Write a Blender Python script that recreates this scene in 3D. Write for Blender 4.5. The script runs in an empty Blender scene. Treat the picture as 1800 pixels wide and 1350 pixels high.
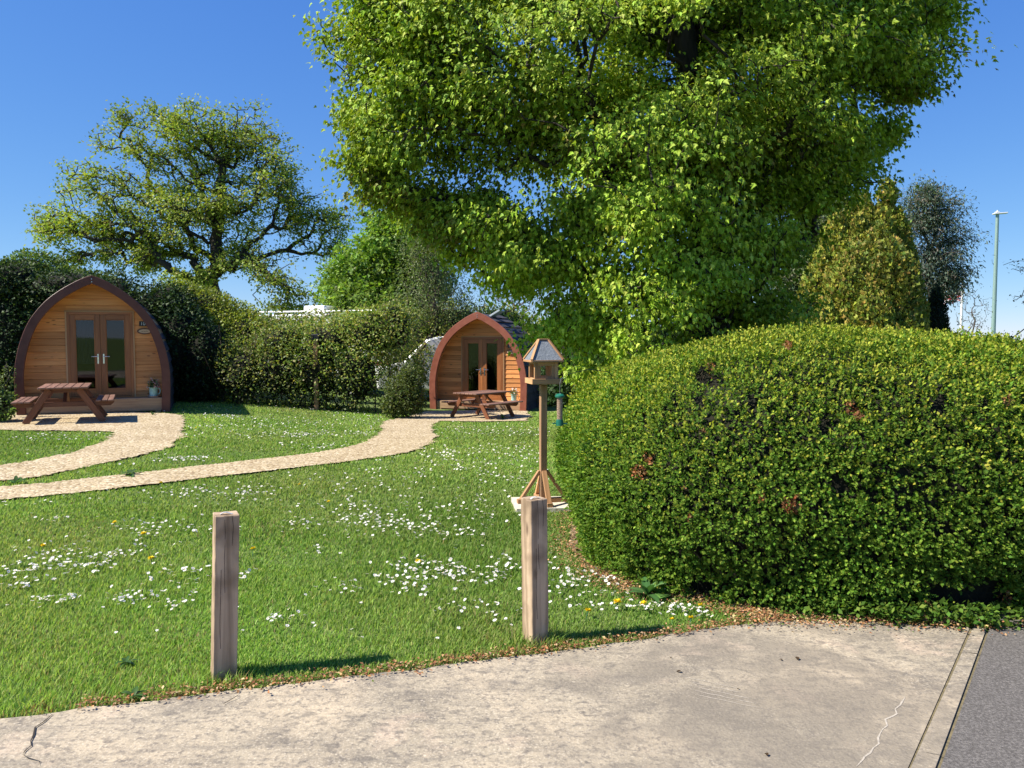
import bpy, bmesh, math
import numpy as np
from mathutils import Vector, Matrix
R = math.radians
rng = np.random.default_rng(7)
scene = bpy.context.scene
COL = scene.collection

# ------------------------------------------------------------------ camera, sky, sun, exposure
F = 1412.0; HOR = 592.0; EYE = 1.6
PITCH = math.atan((675.0 - HOR) / F)
cam_d = bpy.data.cameras.new('camera'); cam = bpy.data.objects.new('camera', cam_d); COL.objects.link(cam)
cam_d.sensor_width = 36; cam_d.lens = 36 * F / 1800; cam_d.clip_end = 9000; cam_d.clip_start = .05
cam.location = (0, 0, EYE); cam.rotation_euler = (R(90) - PITCH, 0, 0)
scene.camera = cam
SUN_EL = 47.0; SUN_AZ = 14.0
sdir = Vector((-math.cos(R(SUN_AZ)) * math.cos(R(SUN_EL)), -math.sin(R(SUN_AZ)) * math.cos(R(SUN_EL)), math.sin(R(SUN_EL))))
world = bpy.data.worlds.new('World'); scene.world = world; world.use_nodes = True
wn = world.node_tree; wn.nodes.clear()
wo = wn.nodes.new('ShaderNodeOutputWorld'); bg = wn.nodes.new('ShaderNodeBackground'); sk = wn.nodes.new('ShaderNodeTexSky')
sk.sky_type = 'NISHITA'; sk.sun_disc = False; sk.sun_elevation = R(SUN_EL)
sk.sun_rotation = math.atan2(sdir.x, sdir.y) % (2 * math.pi)
sk.air_density = 0.7; sk.dust_density = 0.0; sk.ozone_density = 5.5; sk.altitude = 0
bg.inputs['Strength'].default_value = 0.10
# film-like response of the sky colour, channel by channel (deep blue above, pale blue at the horizon)
sepc = wn.nodes.new('ShaderNodeSeparateColor'); comb = wn.nodes.new('ShaderNodeCombineColor'); wn.links.new(sk.outputs[0], sepc.inputs[0])
for ch, (g_, A_) in enumerate(((.98, .60), (.73, .665), (.35, .893))):
    m1 = wn.nodes.new('ShaderNodeMath'); m1.operation = 'MULTIPLY'; m1.inputs[1].default_value = .182; wn.links.new(sepc.outputs[ch], m1.inputs[0])
    m2 = wn.nodes.new('ShaderNodeMath'); m2.operation = 'POWER'; m2.inputs[1].default_value = g_; wn.links.new(m1.outputs[0], m2.inputs[0])
    m3 = wn.nodes.new('ShaderNodeMath'); m3.operation = 'MULTIPLY'; m3.inputs[1].default_value = A_ / .182; wn.links.new(m2.outputs[0], m3.inputs[0]); wn.links.new(m3.outputs[0], comb.inputs[ch])
wn.links.new(comb.outputs[0], bg.inputs[0]); wn.links.new(bg.outputs[0], wo.inputs[0])
sl = bpy.data.lights.new('sun', 'SUN'); sl.energy = 5.0; sl.angle = R(.5); sl.color = (1, .935, .82)
so = bpy.data.objects.new('sun', sl); COL.objects.link(so); so.location = (-20, -8, 30)
so.rotation_euler = sdir.to_track_quat('Z', 'Y').to_euler()
scene.view_settings.view_transform = 'Standard'; scene.view_settings.look = 'None'
scene.view_settings.exposure = 0.85; scene.view_settings.gamma = 1
scene.cycles.max_bounces = 8; scene.cycles.transparent_max_bounces = 8

# ------------------------------------------------------------------ pixel helpers (photo pixels -> points)
cp, sp = math.cos(PITCH), math.sin(PITCH)
def ray(px, py):
    u = (px - 900) / F; v = (py - 675) / F
    return np.array([u, cp - v * sp, -sp - v * cp])
def P(px, py, Y):
    d = ray(px, py); return np.array([0, 0, EYE]) + d * (Y / d[1])
def ss(a, b, x):
    t = np.clip((np.asarray(x, float) - a) / (b - a), 0, 1); return t * t * (3 - 2 * t)
def hz(x, y):
    x = np.asarray(x, float); y = np.asarray(y, float)
    near = -.42 * ss(8.5, 21, y) * (.12 + .88 * ss(-8.5, -1.5, x))
    d = np.sqrt(x * x + y * y)
    return near - .042 * np.clip(d - 32, 0, 950) * ss(-10, 20, x + y * .25)
def G(px, py, far=400):
    lo, hi = .5, far
    d = ray(px, py)
    for Y in np.arange(1.0, far, .25):
        p = np.array([0, 0, EYE]) + d * (Y / d[1])
        if p[2] < hz(p[0], p[1]): hi = Y; lo = Y - .25; break
    for _ in range(20):
        m = (lo + hi) / 2; p = np.array([0, 0, EYE]) + d * (m / d[1])
        if p[2] < hz(p[0], p[1]): hi = m
        else: lo = m
    return p
def inpoly(x, y, poly):
    x = np.asarray(x); y = np.asarray(y); c = np.zeros(x.shape, bool); n = len(poly)
    for i in range(n):
        x1, y1 = poly[i][:2]; x2, y2 = poly[(i + 1) % n][:2]
        if y1 == y2: continue
        m = ((y1 > y) != (y2 > y)) & (x < (x2 - x1) * (y - y1) / (y2 - y1) + x1)
        c ^= m
    return c
def gpoly(pts): return [tuple(G(*p)[:2]) for p in pts]
def resample(poly, step, jit=0, closed=True):
    out = []; n = len(poly); rr = np.random.default_rng(3)
    for i in range(n if closed else n - 1):
        a = np.array(poly[i]); b = np.array(poly[(i + 1) % n]); k = max(1, int(np.linalg.norm(b - a) / step))
        for j in range(k): out.append(a + (b - a) * j / k + rr.normal(0, jit, 2) if jit else a + (b - a) * j / k)
    return out
def vnoise(p, s, seed=0):
    """cheap smooth 3D noise in about -1..1 from sums of sines"""
    r = np.random.default_rng(seed); o = np.zeros(len(p))
    for k in range(7):
        w = r.normal(0, 1, 3) * s; o += np.sin(p @ w + r.uniform(0, 6.28))
    return o / 3.2

# ------------------------------------------------------------------ naming
def tag(o, label=None, cat=None, group=None, kind=None):
    if label: o['label'] = label
    if cat: o['category'] = cat
    if group: o['group'] = group
    if kind: o['kind'] = kind
    return o
def empty(name, loc, rz=0, **k):
    o = bpy.data.objects.new(name, None); COL.objects.link(o); o.empty_display_size = .2
    o.location = loc; o.rotation_euler = (0, 0, rz); return tag(o, **k)
def link(name, me, mat=None, parent=None):
    o = bpy.data.objects.new(name, me); COL.objects.link(o)
    if mat is not None: me.materials.append(mat)
    if parent is not None: o.parent = parent
    return o
def world_child(o, root):
    """the mesh was built in world coordinates: parent it and keep it in place"""
    o.parent = root; o.matrix_parent_inverse = root_mw(root).inverted(); return o
def root_mw(root): return Matrix.Translation(root.location) @ root.rotation_euler.to_matrix().to_4x4()

# ------------------------------------------------------------------ mesh from numpy
def npmesh(name, V, Fl, col=None, smooth=False):
    me = bpy.data.meshes.new(name)
    V = np.asarray(V, np.float32); me.vertices.add(len(V)); me.vertices.foreach_set('co', V.ravel())
    Fl = [np.asarray(f, np.int32) for f in Fl if len(f)]
    loops = np.concatenate([f.ravel() for f in Fl]); tot = np.concatenate([np.full(len(f), f.shape[1], np.int32) for f in Fl])
    st = np.concatenate([[0], np.cumsum(tot)[:-1]]).astype(np.int32)
    me.loops.add(len(loops)); me.loops.foreach_set('vertex_index', loops)
    me.polygons.add(len(tot)); me.polygons.foreach_set('loop_start', st)
    try: me.polygons.foreach_set('loop_total', tot)
    except Exception: pass
    me.update(calc_edges=True)
    if smooth: me.polygons.foreach_set('use_smooth', np.ones(len(tot), bool))
    if col is not None:
        a = me.attributes.new('col', 'FLOAT_COLOR', 'POINT'); c = np.ones((len(V), 4), np.float32); c[:, :3] = col
        a.data.foreach_set('color', c.ravel())
    return me

def unit(v): return v / np.maximum(np.linalg.norm(v, axis=-1, keepdims=True), 1e-9)
# leaf templates: verts (x along the leaf, y across, z up), faces
T_DIAMOND = (np.array([[0, 0, 0], [.5, .34, .06], [1, 0, -.05], [.5, -.34, .06]]), [[0, 1, 2, 3]])
T_FOLD = (np.array([[0, 0, 0], [.45, .3, .1], [1, 0, -.1], [.45, -.3, .1], [.5, 0, 0]]), [[0, 4, 1], [4, 2, 1], [0, 3, 4], [4, 3, 2]])
T_NARROW = (np.array([[0, 0, 0], [.5, .17, .03], [1, 0, -.08], [.5, -.17, .03]]), [[0, 1, 2, 3]])
T_CLUMP = (np.array([[0, 0, 0], [.35, .42, .1], [.55, .1, 0], [1, .2, -.12], [.75, -.12, 0], [.6, -.45, .08], [.3, -.15, 0]]), [[0, 1, 2, 6], [2, 3, 4], [6, 2, 4, 5]])
_m = [(0, 0), (.12, .3), (-.02, .52), (.3, .42), (.52, .62), (.55, .26), (1, 0), (.55, -.26), (.52, -.62), (.3, -.42), (-.02, -.52), (.12, -.3)]
T_LOBED = (np.array([[0, 0, 0], [.12, .42, -.12], [.5, .2, -.1], [1, 0, -.28], [.5, -.2, -.1], [.12, -.42, -.12], [.62, .42, -.2], [.62, -.42, -.2]]), [[0, 1, 2], [0, 2, 3, 4], [0, 4, 5], [0, 2, 6], [0, 7, 4]])
T_MAPLE = (np.array([[x, y, -.22 * x * x - .18 * abs(y)] for x, y in _m]), [[0, 1, 2, 3], [0, 3, 4, 5], [0, 5, 6, 7], [0, 7, 8, 9], [0, 9, 10, 11]])

def leaves(name, pos, axis, nrm, size, col, templ, width=1.0):
    """one mesh of many leaves"""
    tv, tf = templ; N = len(pos); k = len(tv)
    x = unit(axis); z = unit(nrm - (nrm * x).sum(1, keepdims=True) * x); y = np.cross(z, x)
    M = np.stack([x, y * width, z], axis=2)
    s = np.asarray(size).reshape(-1, 1, 1) if np.ndim(size) else size
    V = np.einsum('nij,kj->nki', M, tv) * s + pos[:, None, :]
    off = (np.arange(N) * k)[:, None]
    by = {}
    for f in tf: by.setdefault(len(f), []).append(f)
    Fl = []
    for n, fs in by.items():
        for f in fs: Fl.append(off + np.array(f)[None, :])
    c = np.repeat(col, k, axis=0)
    return npmesh(name, V.reshape(-1, 3), Fl, c)
def palette(n, cols, wts=None, var=.18, r=rng):
    cols = np.array(cols, float); idx = r.choice(len(cols), n, p=wts)
    c = cols[idx] * (1 + r.normal(0, var, (n, 1))); c *= 1 + r.normal(0, var * .35, (n, 3))
    return np.clip(c, .002, .9)
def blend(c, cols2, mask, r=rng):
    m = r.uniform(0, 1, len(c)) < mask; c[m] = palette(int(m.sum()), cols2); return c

# ------------------------------------------------------------------ materials
def nt(name):
    m = bpy.data.materials.new(name); m.use_nodes = True; n = m.node_tree; n.nodes.clear(); return m, n
def N(n, t, **k):
    o = n.nodes.new(t)
    for a, b in k.items():
        if a in o.inputs.keys(): o.inputs[a].default_value = b
        else: setattr(o, a, b)
    return o
def c4(c): return (*c, 1)
def ramp(n, fac, stops):
    r = N(n, 'ShaderNodeValToRGB'); e = r.color_ramp.elements
    while len(e) < len(stops): e.new(.5)
    for q, (p, c) in zip(e, stops): q.position = p; q.color = c4(c)
    n.links.new(fac, r.inputs[0]); return r.outputs[0]
def leaf_mat(name, trans=.4, rough=.45, spec=.4, tint=(1.25, 1.3, .6)):
    m, n = nt(name); L = n.links.new
    o = N(n, 'ShaderNodeOutputMaterial'); a = N(n, 'ShaderNodeAttribute', attribute_name='col')
    p = N(n, 'ShaderNodeBsdfPrincipled'); p.inputs['Roughness'].default_value = rough; p.inputs['Specular IOR Level'].default_value = spec
    t = N(n, 'ShaderNodeBsdfTranslucent'); mx = N(n, 'ShaderNodeMixShader'); mx.inputs[0].default_value = trans
    mu = N(n, 'ShaderNodeMix', data_type='RGBA', blend_type='MULTIPLY'); mu.inputs[0].default_value = 1; mu.inputs[7].default_value = c4(tint)
    L(a.outputs['Color'], p.inputs['Base Color']); L(a.outputs['Color'], mu.inputs[6]); L(mu.outputs[2], t.inputs['Color'])
    L(p.outputs[0], mx.inputs[1]); L(t.outputs[0], mx.inputs[2]); L(mx.outputs[0], o.inputs[0]); return m
def noisy(name, c1, c2, scale=8, rough=.8, bump=.2, stretch=(1, 1, 1), detail=6, coord='Object', spec=.3, metal=0, bscale=None, c3=None, bdist=.02):
    m, n = nt(name); L = n.links.new
    o = N(n, 'ShaderNodeOutputMaterial'); p = N(n, 'ShaderNodeBsdfPrincipled'); p.inputs['Roughness'].default_value = rough
    p.inputs['Specular IOR Level'].default_value = spec; p.inputs['Metallic'].default_value = metal
    tc = N(n, 'ShaderNodeTexCoord'); mp = N(n, 'ShaderNodeMapping'); mp.inputs['Scale'].default_value = stretch
    L(tc.outputs[coord], mp.inputs[0])
    t = N(n, 'ShaderNodeTexNoise'); t.inputs['Scale'].default_value = scale; t.inputs['Detail'].default_value = detail; L(mp.outputs[0], t.inputs[0])
    st = [(.3, c1), (.7, c2)] if c3 is None else [(.28, c1), (.5, c2), (.72, c3)]
    L(ramp(n, t.outputs['Fac'], st), p.inputs['Base Color'])
    if bump:
        b = N(n, 'ShaderNodeBump'); b.inputs['Strength'].default_value = bump; b.inputs['Distance'].default_value = bdist
        if bscale:
            t2 = N(n, 'ShaderNodeTexNoise'); t2.inputs['Scale'].default_value = bscale; t2.inputs['Detail'].default_value = 4; L(mp.outputs[0], t2.inputs[0]); L(t2.outputs['Fac'], b.inputs['Height'])
        else: L(t.outputs['Fac'], b.inputs['Height'])
        L(b.outputs[0], p.inputs['Normal'])
    L(p.outputs[0], o.inputs[0]); return m
def wood(name, c1, c2, dark, rough=.6, grain=1.0, knots=.5, spec=.3, bump=.25, stain=None):
    """timber: grain runs along each piece's own length (attribute gc), tone varies per piece (attribute rnd)"""
    m, n = nt(name); L = n.links.new
    o = N(n, 'ShaderNodeOutputMaterial'); p = N(n, 'ShaderNodeBsdfPrincipled'); p.inputs['Roughness'].default_value = rough; p.inputs['Specular IOR Level'].default_value = spec
    g = N(n, 'ShaderNodeAttribute', attribute_name='gc'); r = N(n, 'ShaderNodeAttribute', attribute_name='rnd')
    mp = N(n, 'ShaderNodeMapping'); mp.inputs['Scale'].default_value = (1.6 * grain, 26 * grain, 26 * grain); L(g.outputs['Vector'], mp.inputs[0])
    t = N(n, 'ShaderNodeTexNoise'); t.inputs['Scale'].default_value = 1; t.inputs['Detail'].default_value = 7; t.inputs['Distortion'].default_value = .6; L(mp.outputs[0], t.inputs[0])
    base = ramp(n, t.outputs['Fac'], [(.3, c1), (.62, c2)])
    mp2 = N(n, 'ShaderNodeMapping'); mp2.inputs['Scale'].default_value = (3.5, 9, 9); L(g.outputs['Vector'], mp2.inputs[0])
    v = N(n, 'ShaderNodeTexVoronoi'); v.inputs['Scale'].default_value = 1.0; v.inputs['Randomness'].default_value = 1; L(mp2.outputs[0], v.inputs[0])
    kr = ramp(n, v.outputs['Distance'], [(.07, (1, 1, 1)), (.17, (0, 0, 0))])
    kf = N(n, 'ShaderNodeMath', operation='MULTIPLY'); kf.inputs[1].default_value = knots; L(kr, kf.inputs[0])
    mx = N(n, 'ShaderNodeMix', data_type='RGBA'); L(kf.outputs[0], mx.inputs[0]); L(base, mx.inputs[6]); mx.inputs[7].default_value = c4(dark)
    hs = N(n, 'ShaderNodeHueSaturation'); ma = N(n, 'ShaderNodeMath', operation='MULTIPLY_ADD'); ma.inputs[1].default_value = .5; ma.inputs[2].default_value = .75
    L(r.outputs['Fac'], ma.inputs[0]); L(ma.outputs[0], hs.inputs['Value']); L(mx.outputs[2], hs.inputs['Color'])
    out = hs.outputs[0]
    if stain:
        tc = N(n, 'ShaderNodeTexCoord'); t3 = N(n, 'ShaderNodeTexNoise'); t3.inputs['Scale'].default_value = 5; L(tc.outputs['Object'], t3.inputs[0])
        sr = ramp(n, t3.outputs['Fac'], [(.5, (0, 0, 0)), (.68, (.8, .8, .8))]); m3 = N(n, 'ShaderNodeMix', data_type='RGBA'); L(sr, m3.inputs[0]); L(out, m3.inputs[6]); m3.inputs[7].default_value = c4(stain); out = m3.outputs[2]
    L(out, p.inputs['Base Color'])
    b = N(n, 'ShaderNodeBump'); b.inputs['Strength'].default_value = bump; b.inputs['Distance'].default_value = .004; L(t.outputs['Fac'], b.inputs['Height']); L(b.outputs[0], p.inputs['Normal'])
    L(p.outputs[0], o.inputs[0]); return m
def plain(name, c, rough=.5, metal=0, spec=.5):
    m, n = nt(name); o = N(n, 'ShaderNodeOutputMaterial'); p = N(n, 'ShaderNodeBsdfPrincipled')
    p.inputs['Base Color'].default_value = c4(c); p.inputs['Roughness'].default_value = rough; p.inputs['Metallic'].default_value = metal; p.inputs['Specular IOR Level'].default_value = spec
    tc = N(n, 'ShaderNodeTexCoord'); t = N(n, 'ShaderNodeTexNoise'); t.inputs['Scale'].default_value = 18; n.links.new(tc.outputs['Object'], t.inputs[0])
    n.links.new(ramp(n, t.outputs['Fac'], [(.3, tuple(x * .85 for x in c)), (.7, tuple(min(1, x * 1.1) for x in c))]), p.inputs['Base Color'])
    n.links.new(p.outputs[0], o.inputs[0]); return m
def glass_mat():
    m, n = nt('door_glass'); L = n.links.new; o = N(n, 'ShaderNodeOutputMaterial')
    t = N(n, 'ShaderNodeBsdfTransparent'); t.inputs[0].default_value = (.55, .6, .62, 1)
    g = N(n, 'ShaderNodeBsdfGlossy'); g.inputs['Roughness'].default_value = .02
    fr = N(n, 'ShaderNodeFresnel'); fr.inputs[0].default_value = 1.6; mx = N(n, 'ShaderNodeMixShader')
    L(fr.outputs[0], mx.inputs[0]); L(t.outputs[0], mx.inputs[1]); L(g.outputs[0], mx.inputs[2]); L(mx.outputs[0], o.inputs[0]); return m

M = dict(
    maple=leaf_mat('maple_leaf', .25, .55, .22, (1.3, 1.2, .5)),
    oak=leaf_mat('oak_leaf', .35, .5, .3),
    leaf=leaf_mat('hedge_leaf', .35, .5, .3),
    box=leaf_mat('shrub_leaf', .3, .65, .12, (1.2, 1.3, .5)),
    conifer=leaf_mat('conifer_spray', .15, .6, .25),
    grass=leaf_mat('grass_blade', .45, .6, .15, (1.15, 1.15, .7)),
    petal=leaf_mat('petal', .25, .6, .2, (1, 1, 1)),
    litter=leaf_mat('dry_litter', .1, .8, .1, (1, 1, 1)),
    bark=noisy('bark', (.05, .04, .03), (.14, .115, .09), 14, .9, .6, (1, 1, .25)),
    bark_dark=noisy('bark_dark', (.02, .017, .013), (.06, .05, .04), 14, .9, .6, (1, 1, .25)),
    twig=noisy('twig', (.07, .05, .035), (.13, .1, .075), 20, .9, .2),
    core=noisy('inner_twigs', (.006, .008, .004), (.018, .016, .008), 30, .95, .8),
    clad=wood('larch_cladding', (.56, .215, .065), (.74, .34, .115), (.18, .055, .02), .55, 1, .75),
    deck=wood('deck_board', (.34, .21, .12), (.48, .31, .18), (.16, .08, .04), .65, 1, .5),
    door=wood('door_timber', (.25, .085, .025), (.38, .14, .042), (.14, .05, .018), .4, .8, .05, .5, .1),
    trim=wood('light_trim', (.40, .23, .11), (.52, .31, .16), (.2, .1, .05), .6, 1, .2),
    table=wood('stained_table_wood', (.12, .04, .018), (.20, .075, .035), (.06, .02, .01), .5, 1, .35, .4),
    tabletop=wood('weathered_table_top', (.15, .075, .05), (.24, .13, .09), (.08, .035, .02), .6, 1, .4, .4),
    post=wood('weathered_post', (.18, .122, .073), (.50, .37, .25), (.09, .055, .035), .85, .75, .9, .15, .6, stain=(.14, .095, .06)),
    bird=wood('bird_table_wood', (.36, .185, .08), (.52, .29, .14), (.18, .08, .03), .6, 1.2, .4),
    birdpole=wood('bird_pole_wood', (.24, .135, .07), (.34, .20, .11), (.1, .05, .03), .65, 1.2, .3),
    fascia=noisy('painted_fascia', (.22, .07, .042), (.27, .088, .055), 6, .45, .05, c3=(.31, .105, .068)),
    fascia_shaded=noisy('painted_fascia_shaded', (.105, .036, .026), (.13, .046, .034), 6, .45, .05, c3=(.15, .055, .04)),  # same arch paint, with the left pod's shade put into the colour
    shingle=noisy('felt_shingle', (.03, .028, .035), (.075, .07, .085), 40, .9, .5, spec=.3),
    lining=wood('lining_boards', (.34, .17, .07), (.45, .24, .11), (.15, .06, .03), .6, 1, .3),
    chrome=plain('chrome', (.75, .75, .74), .18, 1), black=plain('black_paint', (.01, .01, .012), .5),
    glass=glass_mat(), inner=plain('dark_room', (.035, .028, .022), .9), curtain=noisy('blue_curtain', (.05, .06, .1), (.1, .12, .18), 5, .9, .3, (20, 1, 1)),
    white=plain('white_vehicle_paint', (.80, .80, .79), .3), tyre=plain('tyre', (.02, .02, .02), .8), darkglass=plain('dark_window', (.02, .025, .03), .08),
    teal=plain('teal_pot', (.36, .62, .60), .5), terracotta=plain('pale_saucer', (.55, .40, .32), .7),
    slate=noisy('slate_felt', (.12, .135, .15), (.21, .23, .25), 60, .85, .4), greenp=plain('green_plastic', (.01, .13, .08), .35),
    seed=noisy('seed_mix', (.16, .10, .06), (.45, .33, .24), 120, .9, .6), metal=plain('galvanised', (.5, .5, .5), .35, .9),
    lamp=plain('pale_green_steel', (.25, .36, .33), .45, .2), lampgrey=plain('pale_grey_head', (.6, .62, .64), .4), red=plain('flag_red', (.6, .05, .06), .8), blue=plain('flag_blue', (.03, .04, .2), .8), flagwhite=plain('flag_white', (.8, .8, .8), .8),
    stone=noisy('pale_slab', (.52, .46, .36), (.68, .61, .5), 20, .9, .3), cream=plain('cream_sign', (.62, .46, .30), .5), brown=plain('brown_sign', (.1, .03, .012), .4), brick=plain('brick_chimney', (.36, .15, .10), .9),
    vent=plain('vent_cover', (.45, .5, .52), .3), tagm=plain('bright_tag', (.85, .84, .8), .3, .3),
)

# ------------------------------------------------------------------ mesh builder for carpentry
class MB:
    def __init__(s): s.V = []; s.Fq = []; s.gc = []; s.rnd = []; s.n = 0
    def add(s, V, Fs, gc=None, rnd=None):
        V = np.asarray(V, float); gc = V if gc is None else np.asarray(gc, float)
        off = rng.uniform(0, 40, 3); s.V.append(V); s.gc.append(gc + off)
        s.rnd.append(np.full(len(V), rng.uniform(0, 1) if rnd is None else rnd))
        s.Fq += [[i + s.n for i in f] for f in Fs]; s.n += len(V); return s
    def box(s, c, size, rot=None, rnd=None):
        h = np.array(size) / 2; c = np.array(c, float)
        v = np.array([[x, y, z] for x in (-1, 1) for y in (-1, 1) for z in (-1, 1)]) * h
        f = [[0, 1, 3, 2], [4, 6, 7, 5], [0, 4, 5, 1], [2, 3, 7, 6], [0, 2, 6, 4], [1, 5, 7, 3]]
        o = np.argsort(-np.array(size)); g = v[:, o]
        if rot is not None: v = v @ np.array(rot).T
        return s.add(v + c, f, g, rnd)
    def bar(s, a, b, w, t, up=(0, 0, 1), rnd=None):
        """a straight bar from a to b; w across, t thick along 'up'"""
        a = np.array(a, float); b = np.array(b, float); x = b - a; L = np.linalg.norm(x); x /= L
        u = np.array(up, float); y = np.cross(u, x); y /= np.linalg.norm(y); z = np.cross(x, y)
        return s.box((a + b) / 2, (L, w, t), np.stack([x, y, z], 1), rnd)
    def cyl(s, a, b, r1, r2=None, k=12, cap=True):
        a = np.array(a, float); b = np.array(b, float); r2 = r1 if r2 is None else r2
        x = b - a; L = np.linalg.norm(x); x /= L; u = np.array([0, 0, 1.]) if abs(x[2]) < .9 else np.array([1., 0, 0])
        y = np.cross(u, x); y /= np.linalg.norm(y); z = np.cross(x, y); V = []; g = []
        for q, (p, r) in enumerate(((a, r1), (b, r2))):
            for i in range(k):
                t = 2 * math.pi * i / k; V.append(p + (y * math.cos(t) + z * math.sin(t)) * r); g.append([L * q, r * math.cos(t), r * math.sin(t)])
        Fs = [[i, (i + 1) % k, k + (i + 1) % k, k + i] for i in range(k)]
        if cap: Fs += [list(range(k))[::-1], list(range(k, 2 * k))]
        return s.add(V, Fs, g)
    def tube(s, pts, rad, k=8):
        for i in range(len(pts) - 1): s.cyl(pts[i], pts[i + 1], rad if np.isscalar(rad) else rad[i], rad if np.isscalar(rad) else rad[i + 1], k)
        return s
    def prism(s, outline, axis, d0, d1, rnd=None):
        """outline [(a,b)] extruded; axis 'y': (a,b)=(x,z); 'x': (y,z); 'z': (x,y)"""
        n = len(outline); V = []
        for d in (d0, d1):
            for a, b in outline: V.append({'y': (a, d, b), 'x': (d, a, b), 'z': (a, b, d)}[axis])
        return s.add(V, [list(range(n)), list(range(n, 2 * n))[::-1]] + [[i, n + i, n + (i + 1) % n, (i + 1) % n] for i in range(n)], None, rnd)
    def build(s, name, mat, parent=None, bevel=0, smooth=False):
        me = bpy.data.meshes.new(name); me.from_pydata([tuple(v) for v in np.concatenate(s.V)], [], s.Fq)
        a = me.attributes.new('gc', 'FLOAT_VECTOR', 'POINT'); a.data.foreach_set('vector', np.concatenate(s.gc).astype(np.float32).ravel())
        a = me.attributes.new('rnd', 'FLOAT', 'POINT'); a.data.foreach_set('value', np.concatenate(s.rnd).astype(np.float32))
        bm = bmesh.new(); bm.from_mesh(me); bmesh.ops.recalc_face_normals(bm, faces=bm.faces)
        if smooth:
            for f in bm.faces: f.smooth = True
        bm.to_mesh(me); bm.free()
        o = link(name, me, mat, parent)
        if smooth:
            for e in me.edges: pass
            mo = o.modifiers.new('es', 'EDGE_SPLIT'); mo.split_angle = R(40)
        if bevel:
            b = o.modifiers.new('bevel', 'BEVEL'); b.width = bevel; b.segments = 1; b.limit_method = 'ANGLE'; b.angle_limit = R(40)
        return o

# ------------------------------------------------------------------ ground, paths, concrete, asphalt
def grid_ground():
    xs = np.unique(np.concatenate([np.arange(-14, 14.01, .5), np.linspace(-60, 60, 61), np.array([-4500, -3000, -2000, -1000, -500, -250, -120, 120, 250, 500, 1000, 2000, 3000, 4500.])]))
    ys = np.unique(np.concatenate([np.arange(-8, 30, .5), np.linspace(30, 120, 46), np.array([-4500, -1500, -400, -100, -30, 150, 200, 280, 400, 600, 900, 1500, 2500, 3500, 4500.])]))
    X, Y = np.meshgrid(xs, ys); Z = hz(X, Y); nx = len(xs)
    i = (np.arange(len(ys) - 1)[:, None] * nx + np.arange(nx - 1)[None]).ravel()
    me = npmesh('ground', np.stack([X.ravel(), Y.ravel(), Z.ravel()], 1), [np.stack([i, i + 1, i + 1 + nx, i + nx], 1)], smooth=True)
    m = noisy('lawn_soil', (.08, .13, .03), (.12, .175, .045), 1.3, .95, .8, bscale=70, c3=(.16, .20, .07), spec=.1)
    return tag(link('ground', me, m), kind='structure')
grid_ground()
APRON_EDGE = [(-260, 1310), (0, 1268), (60, 1262), (150, 1249), (240, 1240), (340, 1227), (430, 1216), (520, 1205), (610, 1194), (700, 1183), (800, 1171), (900, 1158), (1000, 1145), (1100, 1132), (1180, 1118), (1250, 1108), (1330, 1099), (1400, 1094), (1480, 1093), (1560, 1098), (1640, 1104), (1705, 1106)]
ae = gpoly(APRON_EDGE)
kL = [tuple(G(1710, 1100)[:2]), tuple(G(1598, 1350)[:2])]; kR = [tuple(G(1741, 1100)[:2]), tuple(G(1652, 1350)[:2])]
def ext(a, b, t): return (a[0] + (b[0] - a[0]) * t, a[1] + (b[1] - a[1]) * t)
kLb, kRb = ext(kL[0], kL[1], 6), ext(kR[0], kR[1], 6)
edge_rs = resample(ae, .07, .008, closed=False) + [np.array(ae[-1])]
apron = [tuple(p) for p in edge_rs] + [kL[1], kLb, (-9, kLb[1]), (-9, ae[0][1] - .6)]
def flat(name, poly, z, mat, thick=None, parent=None):
    bm = bmesh.new(); vs = [bm.verts.new((p[0], p[1], z)) for p in poly]
    es = [bm.edges.new((vs[i], vs[(i + 1) % len(vs)])) for i in range(len(vs))]
    bmesh.ops.triangle_fill(bm, use_beauty=True, edges=es, normal=(0, 0, 1))
    bmesh.ops.recalc_face_normals(bm, faces=bm.faces)
    if bm.faces and sum(f.normal.z for f in bm.faces) < 0: bmesh.ops.reverse_faces(bm, faces=bm.faces)
    if thick:
        r = bmesh.ops.extrude_face_region(bm, geom=bm.faces[:]); 
        for v in r['geom']:
            if isinstance(v, bmesh.types.BMVert): v.co.z -= thick
        bmesh.ops.recalc_face_normals(bm, faces=bm.faces)
    me = bpy.data.meshes.new(name); bm.to_mesh(me); bm.free(); return link(name, me, mat, parent)
def ramp2(n, v):
    mr = N(n, 'ShaderNodeMapRange'); mr.inputs['From Min'].default_value = 1.9; mr.inputs['From Max'].default_value = 2.7; mr.inputs['To Min'].default_value = .7; mr.inputs['To Max'].default_value = 0; n.links.new(v, mr.inputs['Value']); return mr.outputs['Result']
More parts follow.
